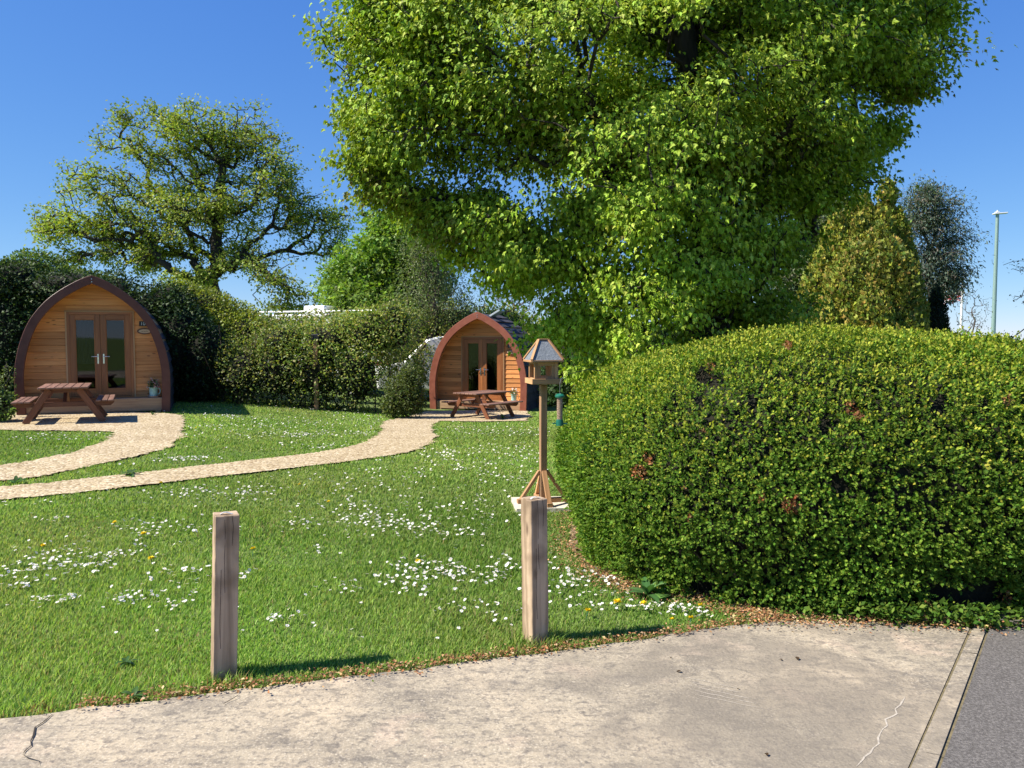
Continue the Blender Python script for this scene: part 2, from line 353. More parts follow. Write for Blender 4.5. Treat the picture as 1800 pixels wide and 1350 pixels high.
def concrete_mat():
    m, n = nt('old_concrete'); L = n.links.new; o = N(n, 'ShaderNodeOutputMaterial'); p = N(n, 'ShaderNodeBsdfPrincipled'); p.inputs['Roughness'].default_value = .9; p.inputs['Specular IOR Level'].default_value = .2
    tc = N(n, 'ShaderNodeTexCoord')
    def noise(s, d=6, dist=0, st=(1, 1, 1), rot=0):
        mp = N(n, 'ShaderNodeMapping'); mp.inputs['Scale'].default_value = st; mp.inputs['Rotation'].default_value = (0, 0, rot); L(tc.outputs['Object'], mp.inputs[0])
        t = N(n, 'ShaderNodeTexNoise'); t.inputs['Scale'].default_value = s; t.inputs['Detail'].default_value = d; t.inputs['Distortion'].default_value = dist; L(mp.outputs[0], t.inputs[0]); return t.outputs['Fac']
    def mix(a, b, f, bt='MIX'):
        x = N(n, 'ShaderNodeMix', data_type='RGBA', blend_type=bt); L(f, x.inputs[0]); L(a, x.inputs[6])
        if isinstance(b, tuple): x.inputs[7].default_value = c4(b)
        else: L(b, x.inputs[7])
        return x.outputs[2]
    base = ramp(n, noise(.9, 5, .6), [(.32, (.28, .238, .175)), (.5, (.385, .325, .235)), (.66, (.49, .40, .28))])
    base = mix(base, (.155, .135, .11), ramp(n, noise(2.2, 8, .8, (1, 1.6, 1), .4), [(.48, (0, 0, 0)), (.70, (.7, .7, .7))]))
    base = mix(base, (.60, .46, .335), ramp(n, noise(3.1, 6, .4), [(.58, (0, 0, 0)), (.72, (.7, .7, .7))]))
    base = mix(base, (.12, .105, .095), ramp(n, noise(48, 8, .3), [(.50, (0, 0, 0)), (.66, (.6, .6, .6))]))
    base = mix(base, (.64, .56, .43), ramp(n, noise(95, 4, .2), [(.52, (0, 0, 0)), (.7, (.55, .55, .55))]))
    v = N(n, 'ShaderNodeTexVoronoi'); v.inputs['Scale'].default_value = 60; L(tc.outputs['Object'], v.inputs[0])
    base = mix(base, (.09, .08, .075), ramp(n, v.outputs['Distance'], [(.05, (.6, .6, .6)), (.12, (0, 0, 0))]))
    base = mix(base, (.20, .175, .145), ramp(n, noise(3.2, 7, .5, (1, 7, 1), -.12), [(.50, (0, 0, 0)), (.70, (.45, .45, .45))]))
    base = mix(base, (.13, .115, .10), ramp(n, noise(17, 9, .5, (1, 1.5, 1), -.12), [(.53, (0, 0, 0)), (.68, (.6, .6, .6))]))
    # worn grey-brown area on the right of the apron, broken up by noise
    mp = N(n, 'ShaderNodeMapping'); mp.inputs['Location'].default_value = (-1.25, -3.35, 0); L(tc.outputs['Object'], mp.inputs[0])
    ln2 = N(n, 'ShaderNodeVectorMath', operation='LENGTH'); L(mp.outputs[0], ln2.inputs[0]); ad = N(n, 'ShaderNodeMath', operation='MULTIPLY_ADD'); ad.inputs[1].default_value = 3.0; L(noise(3.4, 9, .8), ad.inputs[0]); L(ln2.outputs['Value'], ad.inputs[2])
    base = mix(base, (.20, .172, .135), ramp2(n, ad.outputs[0]))
    L(base, p.inputs['Base Color'])
    b = N(n, 'ShaderNodeBump'); b.inputs['Strength'].default_value = .55; b.inputs['Distance'].default_value = .006; L(noise(70, 8), b.inputs['Height'])
    b2 = N(n, 'ShaderNodeBump'); b2.inputs['Strength'].default_value = .5; b2.inputs['Distance'].default_value = .02; L(noise(6, 5), b2.inputs['Height']); L(b2.outputs[0], b.inputs['Normal'])
    L(b.outputs[0], p.inputs['Normal']); L(p.outputs[0], o.inputs[0]); return m
m_conc = concrete_mat()
slab_o = tag(flat('pavement', apron, .012, m_conc, .03), kind='structure')
kerb_poly = [kL[0], kR[0], kR[1], kRb, kLb, kL[1]]
m_kerb = noisy('kerb_concrete', (.15, .135, .11), (.235, .21, .175), 24, .9, .4, c3=(.30, .265, .22), bscale=90, bdist=.006)
gap = .006
kp = [(kL[0][0] + gap * 2, kL[0][1]), (kR[0][0] - gap * 2, kR[0][1]), (kRb[0] - gap * 2, kRb[1]), (kLb[0] + gap * 2, kLb[1])]
kerb = tag(flat('kerb', kp, .016, m_conc, .03), kind='structure')
m_asph = noisy('asphalt', (.08, .071, .064), (.13, .119, .108), 90, .9, .8, c3=(.22, .20, .182), detail=4, bscale=220, bdist=.006)
asph = [(kR[0][0] + gap, kR[0][1]), (kR[0][0] + .2, 6.0), (14, 6.0), (14, kRb[1]), (kRb[0] + gap, kRb[1])]
road = tag(flat('road', asph, .014, m_asph, .03), kind='structure')
def strip(pts, w, jit=.003):
    """thin irregular ribbon along ground points -> polygon"""
    pts = [np.array(p[:2]) for p in pts]; c = [np.array(q) for q in resample([tuple(p) for p in pts], .04, 0, False)] + [pts[-1]]
    c = [q + rng.normal(0, jit, 2) for q in c]; a = []; b = []
    for i, q in enumerate(c):
        d = c[min(i + 1, len(c) - 1)] - c[max(i - 1, 0)]; d = d / (np.linalg.norm(d) + 1e-9); nn = np.array([-d[1], d[0]]); ww = w * rng.uniform(.5, 1.3) * (.3 if i in (0, len(c) - 1) else 1)
        a.append(q + nn * ww); b.append(q - nn * ww)
    return a, b
def ribbon(name, lines, z, mat, parent):
    V = []; Fs = []
    for pts, w, j in lines:
        a, b = strip([G(*p) for p in pts], w, j); s0 = len(V)
        for q, r_ in zip(a, b): V += [(q[0], q[1], z), (r_[0], r_[1], z)]
        for i in range(len(a) - 1): k = s0 + 2 * i; Fs.append([k, k + 1, k + 3, k + 2])
    me = bpy.data.meshes.new(name); me.from_pydata(V, [], Fs); return link(name, me, mat, parent)
ribbon('crack', [([(92, 1262), (78, 1275), (64, 1284), (58, 1300), (54, 1318), (46, 1325), (40, 1333)], .003, .004), ([(40, 1333), (70, 1345), (72, 1352)], .002, .004)], .0165, plain('crack_dirt', (.03, .024, .02), 1), slab_o)
ribbon('scratch', [([(1592, 1232), (1560, 1272), (1540, 1312), (1508, 1352)], .0035, .006)] + [([(1195 + 6 * i, 1193 + 8 * i), (1300 + 10 * i, 1215 + 9 * i)], .0022, .002) for i in range(5)], .0132, noisy('scratched_concrete', (.36, .32, .26), (.48, .42, .34), 60, .9, .3), slab_o)

ribbon('joint', [([(1628, 1331), (1668, 1338)], .004, .002), ([(1697, 1152), (1730, 1156)], .003, .002)], .0175, plain('joint_dirt', (.05, .04, .03), 1), kerb)
flat('joint_fill', [(kL[0][0] - .02, kL[0][1]), (kR[0][0] + .02, kR[0][1]), (kRb[0] + .02, kRb[1]), (kLb[0] - .02, kLb[1])], .008, noisy('joint_moss', (.10, .085, .05), (.22, .18, .10), 60, .95, .3), None, kerb)
# gravel paths (irregular cells following the slope)
def gravel_mat():
    m, n = nt('gravel'); L = n.links.new; o = N(n, 'ShaderNodeOutputMaterial'); p = N(n, 'ShaderNodeBsdfPrincipled'); p.inputs['Roughness'].default_value = .9; p.inputs['Specular IOR Level'].default_value = .15
    tc = N(n, 'ShaderNodeTexCoord'); v = N(n, 'ShaderNodeTexVoronoi'); v.inputs['Scale'].default_value = 34; L(tc.outputs['Object'], v.inputs[0])
    sep = N(n, 'ShaderNodeSeparateColor'); L(v.outputs['Color'], sep.inputs[0])
    c = ramp(n, sep.outputs[0], [(.0, (.30, .21, .12)), (.35, (.42, .335, .20)), (.7, (.53, .425, .265)), (1, (.66, .565, .41))])
    t = N(n, 'ShaderNodeTexNoise'); t.inputs['Scale'].default_value = 1.2; t.inputs['Detail'].default_value = 6; L(tc.outputs['Object'], t.inputs[0])
    x = N(n, 'ShaderNodeMix', data_type='RGBA', blend_type='MULTIPLY'); x.inputs[0].default_value = 1; L(c, x.inputs[6]); L(ramp(n, t.outputs['Fac'], [(.3, (.82, .8, .78)), (.7, (1, 1, 1))]), x.inputs[7])
    L(x.outputs[2], p.inputs['Base Color']); b = N(n, 'ShaderNodeBump'); b.inputs['Strength'].default_value = .8; b.inputs['Distance'].default_value = .012; L(v.outputs['Distance'], b.inputs['Height']); b.invert = True
    L(b.outputs[0], p.inputs['Normal']); L(p.outputs[0], o.inputs[0]); return m
m_grav = gravel_mat()
PATH_A = gpoly([(-90, 872), (0, 848), (60, 842), (130, 828), (200, 813), (260, 800), (300, 787), (318, 770), (322, 750), (320, 731), (250, 726), (150, 725), (30, 727), (12, 742), (-40, 744), (-40, 757), (0, 758), (80, 759), (160, 760), (208, 761), (202, 768), (180, 779), (130, 797), (60, 812), (0, 821), (-90, 838)])
PATH_B = gpoly([(-90, 898), (0, 882), (100, 873), (200, 862), (300, 850), (400, 838), (500, 827), (600, 815), (700, 801), (740, 791), (760, 780), (767, 768), (762, 756), (757, 748), (775, 741), (850, 742), (925, 741), (934, 733), (925, 724), (840, 722), (748, 724), (715, 733), (690, 738), (674, 744), (669, 756), (666, 766), (640, 780), (590, 792), (540, 800), (470, 808), (400, 816), (320, 825), (250, 833), (180, 841), (100, 850), (0, 859), (-90, 868)])
def gridsheet(name, poly, cell, dz, mat):
    pl = np.array(poly); x0, y0 = pl.min(0); x1, y1 = pl.max(0)
    xs = np.arange(x0 - cell, x1 + cell, cell); ys = np.arange(y0 - cell, y1 + cell, cell)
    X, Y = np.meshgrid(xs, ys); nx = len(xs)
    cx, cy = np.meshgrid(xs[:-1] + cell / 2, ys[:-1] + cell / 2); w = .05 * vnoise(np.stack([cx.ravel(), cy.ravel(), 0 * cx.ravel()], 1), 7, 3).reshape(cx.shape)
    ins = inpoly(cx + w, cy + w, poly); i = (np.arange(len(ys) - 1)[:, None] * nx + np.arange(nx - 1)[None])[ins]
    Xj = X + rng.uniform(-.35, .35, X.shape) * cell; Yj = Y + rng.uniform(-.35, .35, X.shape) * cell
    V = np.stack([Xj.ravel(), Yj.ravel(), (hz(Xj, Yj) + dz + rng.uniform(-.002, .004, X.shape)).ravel()], 1)
    Fq = np.stack([i, i + 1, i + 1 + nx, i + nx], 1); used = np.unique(Fq); mp = np.zeros(len(V), int); mp[used] = np.arange(len(used))
    return tag(link(name, npmesh(name, V[used], [mp[Fq]]), mat), kind='structure')
gridsheet('path', PATH_A, .045, .022, m_grav); gridsheet('path', PATH_B, .045, .022, m_grav)
SOIL = gpoly([(1005, 900), (1000, 960), (1030, 1000), (1075, 1030), (1120, 1045), (1200, 1052), (1290, 1075), (1330, 1092), (1400, 1096), (1560, 1101), (1800, 1108)]) + [(6, 5), (5, 9), (1, 8.6)]
m_soil = noisy('bare_soil', (.10, .065, .04), (.22, .15, .095), 30, .95, .8, c3=(.30, .22, .14))
tag(flat('soil_bed', SOIL, .006, m_soil), kind='structure')

# ------------------------------------------------------------------ tree growing
def ell(px, py, Y, rx, ry, rd=None):
    k = Y / F; return (P(px, py, Y), np.array([rx * k, (rd if rd else rx * k), ry * k]))
def fill_sprays(ells, n, per=11, rad=.22, shell=3.2, seed=1):
    c, _, S = fill(ells, n // per, shell, seed, True); r = np.random.default_rng(seed + 100); q = np.repeat(c, per, 0)
    w = np.minimum(rad, .42 * S.min(1, keepdims=True)) * r.uniform(.6, 1.4, (len(c), 1))
    return q + r.normal(0, 1, q.shape) * np.array([1, 1, .42]) * np.repeat(w, per, 0)
def fill(ells, n, shell=3.2, seed=1, full=False):
    r = np.random.default_rng(seed); vol = np.array([np.prod(e[1]) ** .62 for e in ells]); idx = r.choice(len(ells), n, p=vol / vol.sum())
    C = np.array([e[0] for e in ells])[idx]; S = np.array([e[1] for e in ells])[idx]
    d = unit(r.normal(0, 1, (n, 3))) * (r.uniform(0, 1, (n, 1)) ** (1 / shell)); return (C + d * S, d, S) if full else (C + d * S, d)
def grow(chain, pts, bf=.35):
    n = len(pts); m = len(chain); pos = np.zeros((n + m, 3)); pos[:m] = chain; par = np.full(n + m, -1); par[1:m] = np.arange(m - 1)
    pl = np.zeros(n + m)
    for i in range(1, m): pl[i] = pl[i - 1] + np.linalg.norm(pos[i] - pos[i - 1])
    best = np.full(n, 1e9); bp = np.zeros(n, int); free = np.ones(n, bool)
    def upd(j):
        d = np.linalg.norm(pts - pos[j], axis=1); c = d + bf * (pl[j] + d); q = (c < best) & free; best[q] = c[q]; bp[q] = j
    for i in range(m): upd(i)
    for k in range(n):
        i = int(np.argmin(np.where(free, best, 1e18))); j = m + k; pos[j] = pts[i]; par[j] = bp[i]; pl[j] = pl[par[j]] + np.linalg.norm(pos[j] - pos[par[j]]); free[i] = False; upd(j)
    return pos, par
def radii(pos, par, tip=.006, p=2.3):
    n = len(pos); acc = np.zeros(n); r = np.zeros(n)
    for i in range(n - 1, -1, -1):
        r[i] = max(tip, acc[i] ** (1 / p)) if acc[i] > 0 else tip
        if par[i] >= 0: acc[par[i]] += r[i] ** p
    return r
def wiggle(pos, par, r, amt=.12, seed=0, minlen=.15):
    q = np.random.default_rng(seed); P2 = [*pos]; par2 = list(par); r2 = list(r)
    for i in range(len(pos)):
        j = par[i]
        if j < 0: continue
        L = np.linalg.norm(pos[i] - pos[j])
        if L > minlen:
            k = len(P2); P2.append((pos[i] + pos[j]) / 2 + q.normal(0, amt, 3) * L); par2.append(j); r2.append((r[i] + min(r[j], r[i] * 1.4)) / 2); par2[i] = k
    return np.array(P2), np.array(par2), np.array(r2)
def tubes(name, pos, par, r, k=6, rmin=0):
    idx = np.where((par >= 0) & (r >= rmin))[0]; a = pos[par[idx]]; b = pos[idx]; rb = r[idx]; ra = np.minimum(r[par[idx]], rb * 1.5)
    x = unit(b - a); u = np.where(np.abs(x[:, 2:3]) < .9, np.array([[0, 0, 1.]]), np.array([[1., 0, 0]])); y = unit(np.cross(u, x)); z = np.cross(x, y)
    b = b + x * rb[:, None] * .3
    t = np.arange(k) * 2 * np.pi / k; ring = np.cos(t)[None, :, None] * y[:, None] + np.sin(t)[None, :, None] * z[:, None]
    A = a[:, None] + ring * ra[:, None, None]; B = b[:, None] + ring * rb[:, None, None]
    V = np.concatenate([A, B], 1).reshape(-1, 3); off = (np.arange(len(idx)) * 2 * k)[:, None]; Fl = []
    for i in range(k): Fl.append(off + np.array([[i, (i + 1) % k, k + (i + 1) % k, k + i]]))
    return npmesh(name, V, Fl, smooth=True)
UP = np.array([0, 0, 1.])
def make_tree(name, label, cat, ells, chain, nodes, lpn, spread, lsize, pal, wts=None, templ=T_MAPLE, mat='maple', bark='bark', bf=.35, tip=.006, pw=2.3, shell=3.2,
              droop=.4, thin=.03, seed=1, group=None, wig=.12, rmin=0, up=.8, ksides=6, tone=.15, crown='crown', extra=None, spray=None):
    r = np.random.default_rng(seed); pts = fill_sprays(ells, nodes, *spray, shell, seed) if spray else fill(ells, nodes, shell, seed)[0]; g = hz(pts[:, 0], pts[:, 1]); pts = pts[pts[:, 2] > g + .3]
    pos, par = grow(np.array(chain), pts, bf); rad = radii(pos, par, tip, pw)
    sel = np.where((rad < thin) & (np.arange(len(pos)) >= len(chain)))[0]
    root = empty(name, tuple(chain[0]), label=label, cat=cat, group=group)
    p2, pa2, r2 = wiggle(pos, par, rad, wig, seed)
    world_child(link('trunk', tubes('trunk', p2, pa2, r2, ksides, rmin), M[bark]), root)
    nl = np.maximum(0, r.poisson(lpn * r.uniform(.4, 1.6, len(sel)))); c = np.repeat(pos[sel], nl, 0); n = len(c)
    cen = np.mean([e[0] for e in ells], 0); out = unit(c - cen)
    dirn = unit(np.repeat(pos[sel] - pos[par[sel]], nl, 0))
    lp = c + r.normal(0, spread, (n, 3)) * np.array([1, 1, .8]) + dirn * r.uniform(-.3, 1, (n, 1)) * spread
    ax = unit(out * .5 + dirn * .5 + r.normal(0, .55, (n, 3)) - UP * droop); nr = unit(UP * up + out * .45 + r.normal(0, .45, (n, 3)))
    cl = palette(n, pal, wts, tone, r); cl *= (1 + .18 * vnoise(lp, 1.3, seed))[:, None]
    cl = np.clip(cl, .004, .9)
    if extra: cl = extra(lp, cl, r)
    world_child(link(crown, leaves(crown, lp, ax, nr, lsize * r.uniform(.6, 1.25, n), cl, templ), M[mat]), root)
    return root
def gz(p, dz=-.1): p = np.array(p, float); p[2] = float(hz(p[0], p[1])) + dz; return p

# ------------------------------------------------------------------ big maple
MY = 11.0
mt = gz(P(1250, 600, MY))
me_ = [ell(1230, 120, 11, 260, 200, 2.6), ell(1050, 250, 10.3, 210, 150, 1.7), ell(900, 100, 10.6, 200, 160, 1.8), ell(760, 110, 10.5, 110, 110, 1.2), ell(680, 40, 10.6, 60, 80, .8),
       ell(720, 200, 10.2, 90, 60, .9), ell(625, 218, 10.2, 62, 30, .45), ell(665, 285, 10.2, 58, 45, .6), ell(645, 150, 10.4, 40, 28, .5), ell(800, 290, 10.2, 120, 90, 1.1), ell(780, 365, 10.3, 75, 50, .8), ell(870, 400, 10.2, 85, 60, .8),
       ell(940, 430, 10.2, 100, 70, 1.0), ell(1020, 480, 10.2, 85, 75, 1.0), ell(1080, 360, 10, 130, 90, 1.2), ell(1120, 540, 10.6, 130, 90, 1.2), ell(1220, 420, 10.6, 150, 120, 1.5), ell(1300, 480, 11, 95, 110, 1.3),
       ell(1180, 250, 9.8, 120, 80, .9), ell(1350, 280, 11, 150, 90, 1.8), ell(1440, 130, 11.3, 170, 120, 1.8), ell(1560, 110, 11.4, 75, 80, .9), ell(1480, 235, 11.3, 95, 50, 1.0), ell(1575, 205, 11.2, 42, 22, .4), ell(1625, 20, 11.4, 90, 40, .6), ell(1720, 2, 11.4, 48, 20, .4), ell(1600, 60, 11.3, 40, 60, .6), ell(1590, 150, 11.3, 40, 40, .5), ell(860, 220, 10.6, 110, 90, 1.2), ell(740, 350, 10.2, 45, 50, .5), ell(900, 470, 10.2, 60, 35, .6), ell(960, 500, 10.2, 50, 45, .5), ell(760, 400, 10.2, 50, 25, .4),
       ell(1415, 310, 11.2, 62, 42, .6), ell(1520, 262, 11.3, 38, 28, .4), ell(1380, 380, 11.2, 65, 60, .8), ell(1035, 600, 9.8, 42, 55, .4), ell(1090, 600, 9.6, 40, 45, .4), ell(1010, 655, 9.4, 24, 34, .25), ell(1000, 560, 10.4, 50, 50, .5), ell(1200, 600, 11.4, 180, 60, 1.2),
       ell(1150, -120, 11.5, 330, 150, 3.0), ell(850, -90, 11, 220, 130, 2.0), ell(1040, -400, 10.5, 300, 200, 2.4), ell(1250, -380, 11.5, 250, 180, 2.2), ell(1380, -100, 11.5, 260, 140, 2.4), ell(1100, -260, 12, 240, 140, 2.5), ell(1180, 200, 13, 260, 230, 1.8), ell(1300, 560, 11.3, 80, 70, .8)]  # includes unseen crown above the frame, enlarged to block sun from the right side
me_ += [ell(720, 200, 10.2, 90, 60, .9), ell(625, 218, 10.2, 62, 30, .5), ell(665, 285, 10.2, 58, 45, .6), ell(665, 285, 10.2, 58, 45, .6), ell(645, 150, 10.4, 40, 34, .5), ell(780, 365, 10.3, 75, 50, .8), ell(700, 320, 10.2, 70, 40, .6), ell(680, 60, 10.6, 70, 90, .8), ell(870, 430, 10.2, 80, 50, .8), ell(1520, 262, 11.3, 44, 32, .5), ell(1575, 205, 11.2, 46, 26, .5), ell(1600, 60, 11.4, 80, 70, .7)]
stem = [mt, P(1245, 560, MY), P(1240, 470, MY), P(1235, 380, MY), P(1228, 290, MY), P(1215, 180, MY), P(1200, 60, MY), P(1190, -80, MY)]
def maple_tips(lp, cl, r):
    m = (vnoise(lp, 2.2, 9) > .9) & (r.uniform(0, 1, len(lp)) < .35); cl[m] = palette(int(m.sum()), [(.20, .17, .03), (.22, .26, .05)], r=r); return cl
make_tree('maple_tree', 'huge spreading maple with bright lime leaves on its left side, behind the clipped bush', 'tree', me_, stem, 11500, 38, .11, .064,
          [(.29, .43, .035), (.37, .50, .05), (.17, .28, .025), (.45, .54, .09)], [.4, .3, .2, .1], bf=.28, tip=.0065, pw=2.25, droop=1.0, thin=.020, seed=11, spray=(21, .26), templ=T_LOBED, extra=maple_tips, bark='bark_dark', shell=3.0, up=.6)

# ------------------------------------------------------------------ oak behind the left pod
OY = 38.0
oe = [ell(375, 225, OY, 70, 42, 2.2), ell(455, 300, OY, 62, 58, 2.2), ell(425, 225, OY, 40, 35, 1.4), ell(265, 208, OY, 55, 22, 1.1), ell(205, 255, OY, 48, 28, 1.2), ell(330, 275, OY, 90, 45, 2.4), ell(190, 320, OY, 50, 32, 1.5), ell(125, 320, OY, 36, 22, .8), ell(115, 350, OY, 26, 20, .8),
      ell(110, 405, OY, 42, 30, 1.2), ell(85, 400, OY, 24, 24, .7), ell(170, 415, OY, 72, 38, 2.2), ell(250, 370, OY, 85, 52, 2.6), ell(330, 385, OY, 85, 60, 2.8), ell(420, 370, OY, 75, 55, 2.4), ell(490, 355, OY, 45, 40, 1.4), ell(525, 385, OY, 46, 34, 1.3), ell(580, 372, OY, 28, 38, .9), ell(590, 345, OY, 18, 14, .5), ell(560, 430, OY, 42, 28, 1.2), ell(605, 395, OY, 14, 26, .5),
      ell(500, 425, OY, 58, 26, 1.5), ell(150, 455, OY, 58, 18, 1.2), ell(235, 450, OY, 60, 25, 1.8), ell(440, 470, OY - 1, 52, 30, 1.5), ell(490, 505, OY - 2, 40, 34, 1.2), ell(300, 440, OY, 55, 24, 2.0), ell(400, 440, OY, 60, 30, 1.8), ell(345, 495, OY - 1, 50, 20, 1.5), ell(500, 310, OY, 22, 30, .8), ell(520, 540, OY - 2, 50, 26, 1)]
ot = gz(P(373, 560, OY))
oc = [ot, P(370, 540, OY), P(368, 505, OY), P(374, 480, OY), P(380, 440, OY), P(384, 400, OY), P(390, 350, OY), P(392, 300, OY)]
limbs = [P(340, 462, OY), P(300, 448, OY), P(262, 430, OY), P(215, 436, OY)]; limb2 = [P(420, 462, OY), P(460, 448, OY), P(505, 440, OY), P(545, 425, OY)]; limb3 = [P(340, 440, OY - .6), P(300, 405, OY - .9), P(265, 390, OY - 1)]
def oak_extra(lp, cl, r): return cl
_g = grow
def grow_oak(chain, pts, bf):
    return _g(chain, np.concatenate([np.array(limbs), np.array(limb2), np.array(limb3), pts]), bf)
grow = grow_oak
make_tree('oak_tree', 'old wide oak with dark crooked limbs rising behind the left wooden pod', 'tree', oe, oc, 2800, 19, .20, .15,
          [(.25, .32, .045), (.31, .36, .06), (.19, .27, .04), (.34, .32, .07)], [.35, .3, .25, .1], templ=T_CLUMP, mat='oak', bark='bark_dark', bf=.42, tip=.017, pw=2.15, droop=.15, thin=.06, seed=5, wig=.17, spray=(8, .34), shell=2.6, rmin=0)
grow = _g

# ------------------------------------------------------------------ hedges and background trees
def surf_pts(ells, n, seed, lo=.72, hi=1.08, camside=True):
    """points in the outer shell of a union of ellipsoids, not deep inside a neighbour"""
    r = np.random.default_rng(seed); C = np.array([e[0] for e in ells]); S = np.array([e[1] for e in ells]); ar = np.array([(e[1][0] * e[1][2] + e[1][1] * e[1][2]) for e in ells])
    outp = []; outd = []; got = 0
    while got < n:
        k = n * 2; idx = r.choice(len(ells), k, p=ar / ar.sum()); d = unit(r.normal(0, 1, (k, 3)))
        bump = 1 + .10 * vnoise(C[idx] + d * S[idx], 2.2, seed + 1)
        p = C[idx] + d * S[idx] * (r.uniform(lo, hi, (k, 1)) * bump[:, None]); keep = p[:, 2] > hz(p[:, 0], p[:, 1]) + .02
        for c, s_ in zip(C, S): keep &= (((p - c) / s_) ** 2).sum(1) > (lo * .92) ** 2
        if camside: keep &= (d[:, 1] < .45) | (d[:, 2] > .4) | (r.uniform(0, 1, k) < .2)
        outp.append(p[keep]); outd.append(unit(d[keep] / S[idx][keep])); got += int(keep.sum())
    return np.concatenate(outp)[:n], np.concatenate(outd)[:n]
def core_mesh(name, ells, scale=.8, seed=0):
    V = []; Fl = []; off = 0; nu, nv = 14, 9
    for c, s in ells:
        th = np.linspace(0, 2 * np.pi, nu, endpoint=False); ph = np.linspace(-1.5, 1.5, nv); T, Ph = np.meshgrid(th, ph)
        d = np.stack([np.cos(T) * np.cos(Ph), np.sin(T) * np.cos(Ph), np.sin(Ph)], -1).reshape(-1, 3); p = c + d * s * scale * (1 + .12 * vnoise(c + d * s, 2.5, seed))[:, None]
        g = hz(p[:, 0], p[:, 1]); p[:, 2] = np.maximum(p[:, 2], g + .02); V.append(p)
        i = (np.arange(nv - 1)[:, None] * nu + np.arange(nu)[None]); j = (np.arange(nv - 1)[:, None] * nu + (np.arange(nu) + 1)[None] % nu)
        Fl.append(np.stack([i.ravel(), j.ravel(), j.ravel() + nu, i.ravel() + nu], 1) + off); off += len(p)
    return npmesh(name, np.concatenate(V), [np.concatenate(Fl)], smooth=True)
def foliage_mass(name, label, cat, ells, n, lsize, pal, wts=None, templ=T_DIAMOND, mat='leaf', seed=2, core=.78, lo=.72, hi=1.08, up=.5, outw=.7, axup=0., clump=0, tone=.2, group=None, extra=None, loc=None, part='foliage', rand=.6, lowf=.2):
    r = np.random.default_rng(seed); p, d = surf_pts(ells, n, seed, lo, hi)
    if clump:
        k = n // clump; ii = r.integers(0, k, n); p = p[ii] + r.normal(0, lsize * 1.1, (n, 3)); d = d[ii]
    ax = unit(d * .7 + r.normal(0, rand, (n, 3)) + UP * axup); nr = unit(d * outw + UP * up + r.normal(0, rand * .7, (n, 3)))
    cl = palette(n, pal, wts, tone, r) * (1 + lowf * vnoise(p, 1.1, seed))[:, None]; cl = np.clip(cl, .003, .9)
    if extra: cl = extra(p, cl, r)
    c0 = np.mean([e[0] for e in ells], 0) if loc is None else np.array(loc); root = empty(name, tuple(gz(c0, 0)), label=label, cat=cat, group=group)
    world_child(link(part, leaves(part, p, ax, nr, lsize * r.uniform(.6, 1.3, n), cl, templ), M[mat]), root)
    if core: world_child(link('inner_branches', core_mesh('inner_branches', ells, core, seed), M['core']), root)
    return root
def stems(root, pts, seed, h=1.6, n=30, rad=.012, name='stems'):
    r = np.random.default_rng(seed); pos = []; par = []
    for k in range(n):
        b = np.array(pts[r.integers(0, len(pts))]) + r.normal(0, .3, 3) * [1, .6, 0]; b[2] = float(hz(b[0], b[1])); j = -1; d = unit(np.array([r.normal(0, .25), r.normal(0, .2), 1.])); p = b.copy()
        for s in range(6):
            pos.append(p.copy()); par.append(j); j = len(pos) - 1; p = p + d * h / 5 * r.uniform(.7, 1.2); d = unit(d + r.normal(0, .18, 3))
    pos = np.array(pos); rr = np.full(len(pos), rad) * np.tile(np.linspace(1.3, .5, 6), n)
    world_child(link(name, tubes(name, pos, np.array(par), rr, 5), M['twig']), root)
# dark conifer hedge behind the left pod (two dark blocks, one lime one)
DK = [(.02, .045, .012), (.03, .062, .015), (.014, .03, .01)]
he = [ell(x, 600, 21.5, 75, 125, 1.3) for x in range(-130, 60, 55)] + [ell(90, 600, 21.7, 70, 118, 1.3), ell(20, 500, 21.5, 60, 40, 1), ell(150, 610, 21.7, 70, 120, 1.3), ell(215, 600, 21.7, 60, 118, 1.3), ell(270, 590, 21.4, 52, 92, 1.1), ell(318, 625, 21.0, 52, 105, 1.1), ell(365, 645, 20.8, 36, 80, .9), ell(120, 505, 21.5, 80, 30, 1), ell(300, 540, 21.4, 40, 42, .9)]
foliage_mass('conifer_hedge', 'tall dark green hedge close behind the left wooden pod', 'hedge', he, 62000, .085, DK, templ=T_CLUMP, mat='conifer', seed=21, core=.8, up=.9, outw=.15, axup=-.3,
             extra=lambda p, c, r: blend(c, [(.06, .10, .02), (.05, .085, .02)], ss(1.9, 2.9, p[:, 2] - hz(p[:, 0], p[:, 1])) * .55, r))  # leaves lighter towards the top: sunlit edges put into the colour
foliage_mass('bushy_tree', 'small light green treetop above the dark hedge at the left edge', 'tree', [ell(60, 475, 25, 50, 32, .9), ell(30, 490, 25, 40, 30, .8), ell(100, 495, 25, 50, 26, .8), ell(150, 500, 25, 60, 22, .8)], 9000, .09, [(.09, .15, .03), (.12, .18, .035)], seed=22, core=.6)
foliage_mass('lime_shrub', 'yellow-green hedge shrub between the dark hedge and the white motorhome', 'shrub', [ell(350, 560, 23, 60, 55, 1), ell(405, 580, 23, 55, 50, 1), ell(320, 530, 23, 40, 35, .8), ell(430, 600, 22.5, 45, 50, .8), ell(380, 640, 22, 60, 80, 1)], 24000, .075, [(.22, .27, .035), (.30, .33, .05), (.15, .20, .03)], seed=23, core=.75)
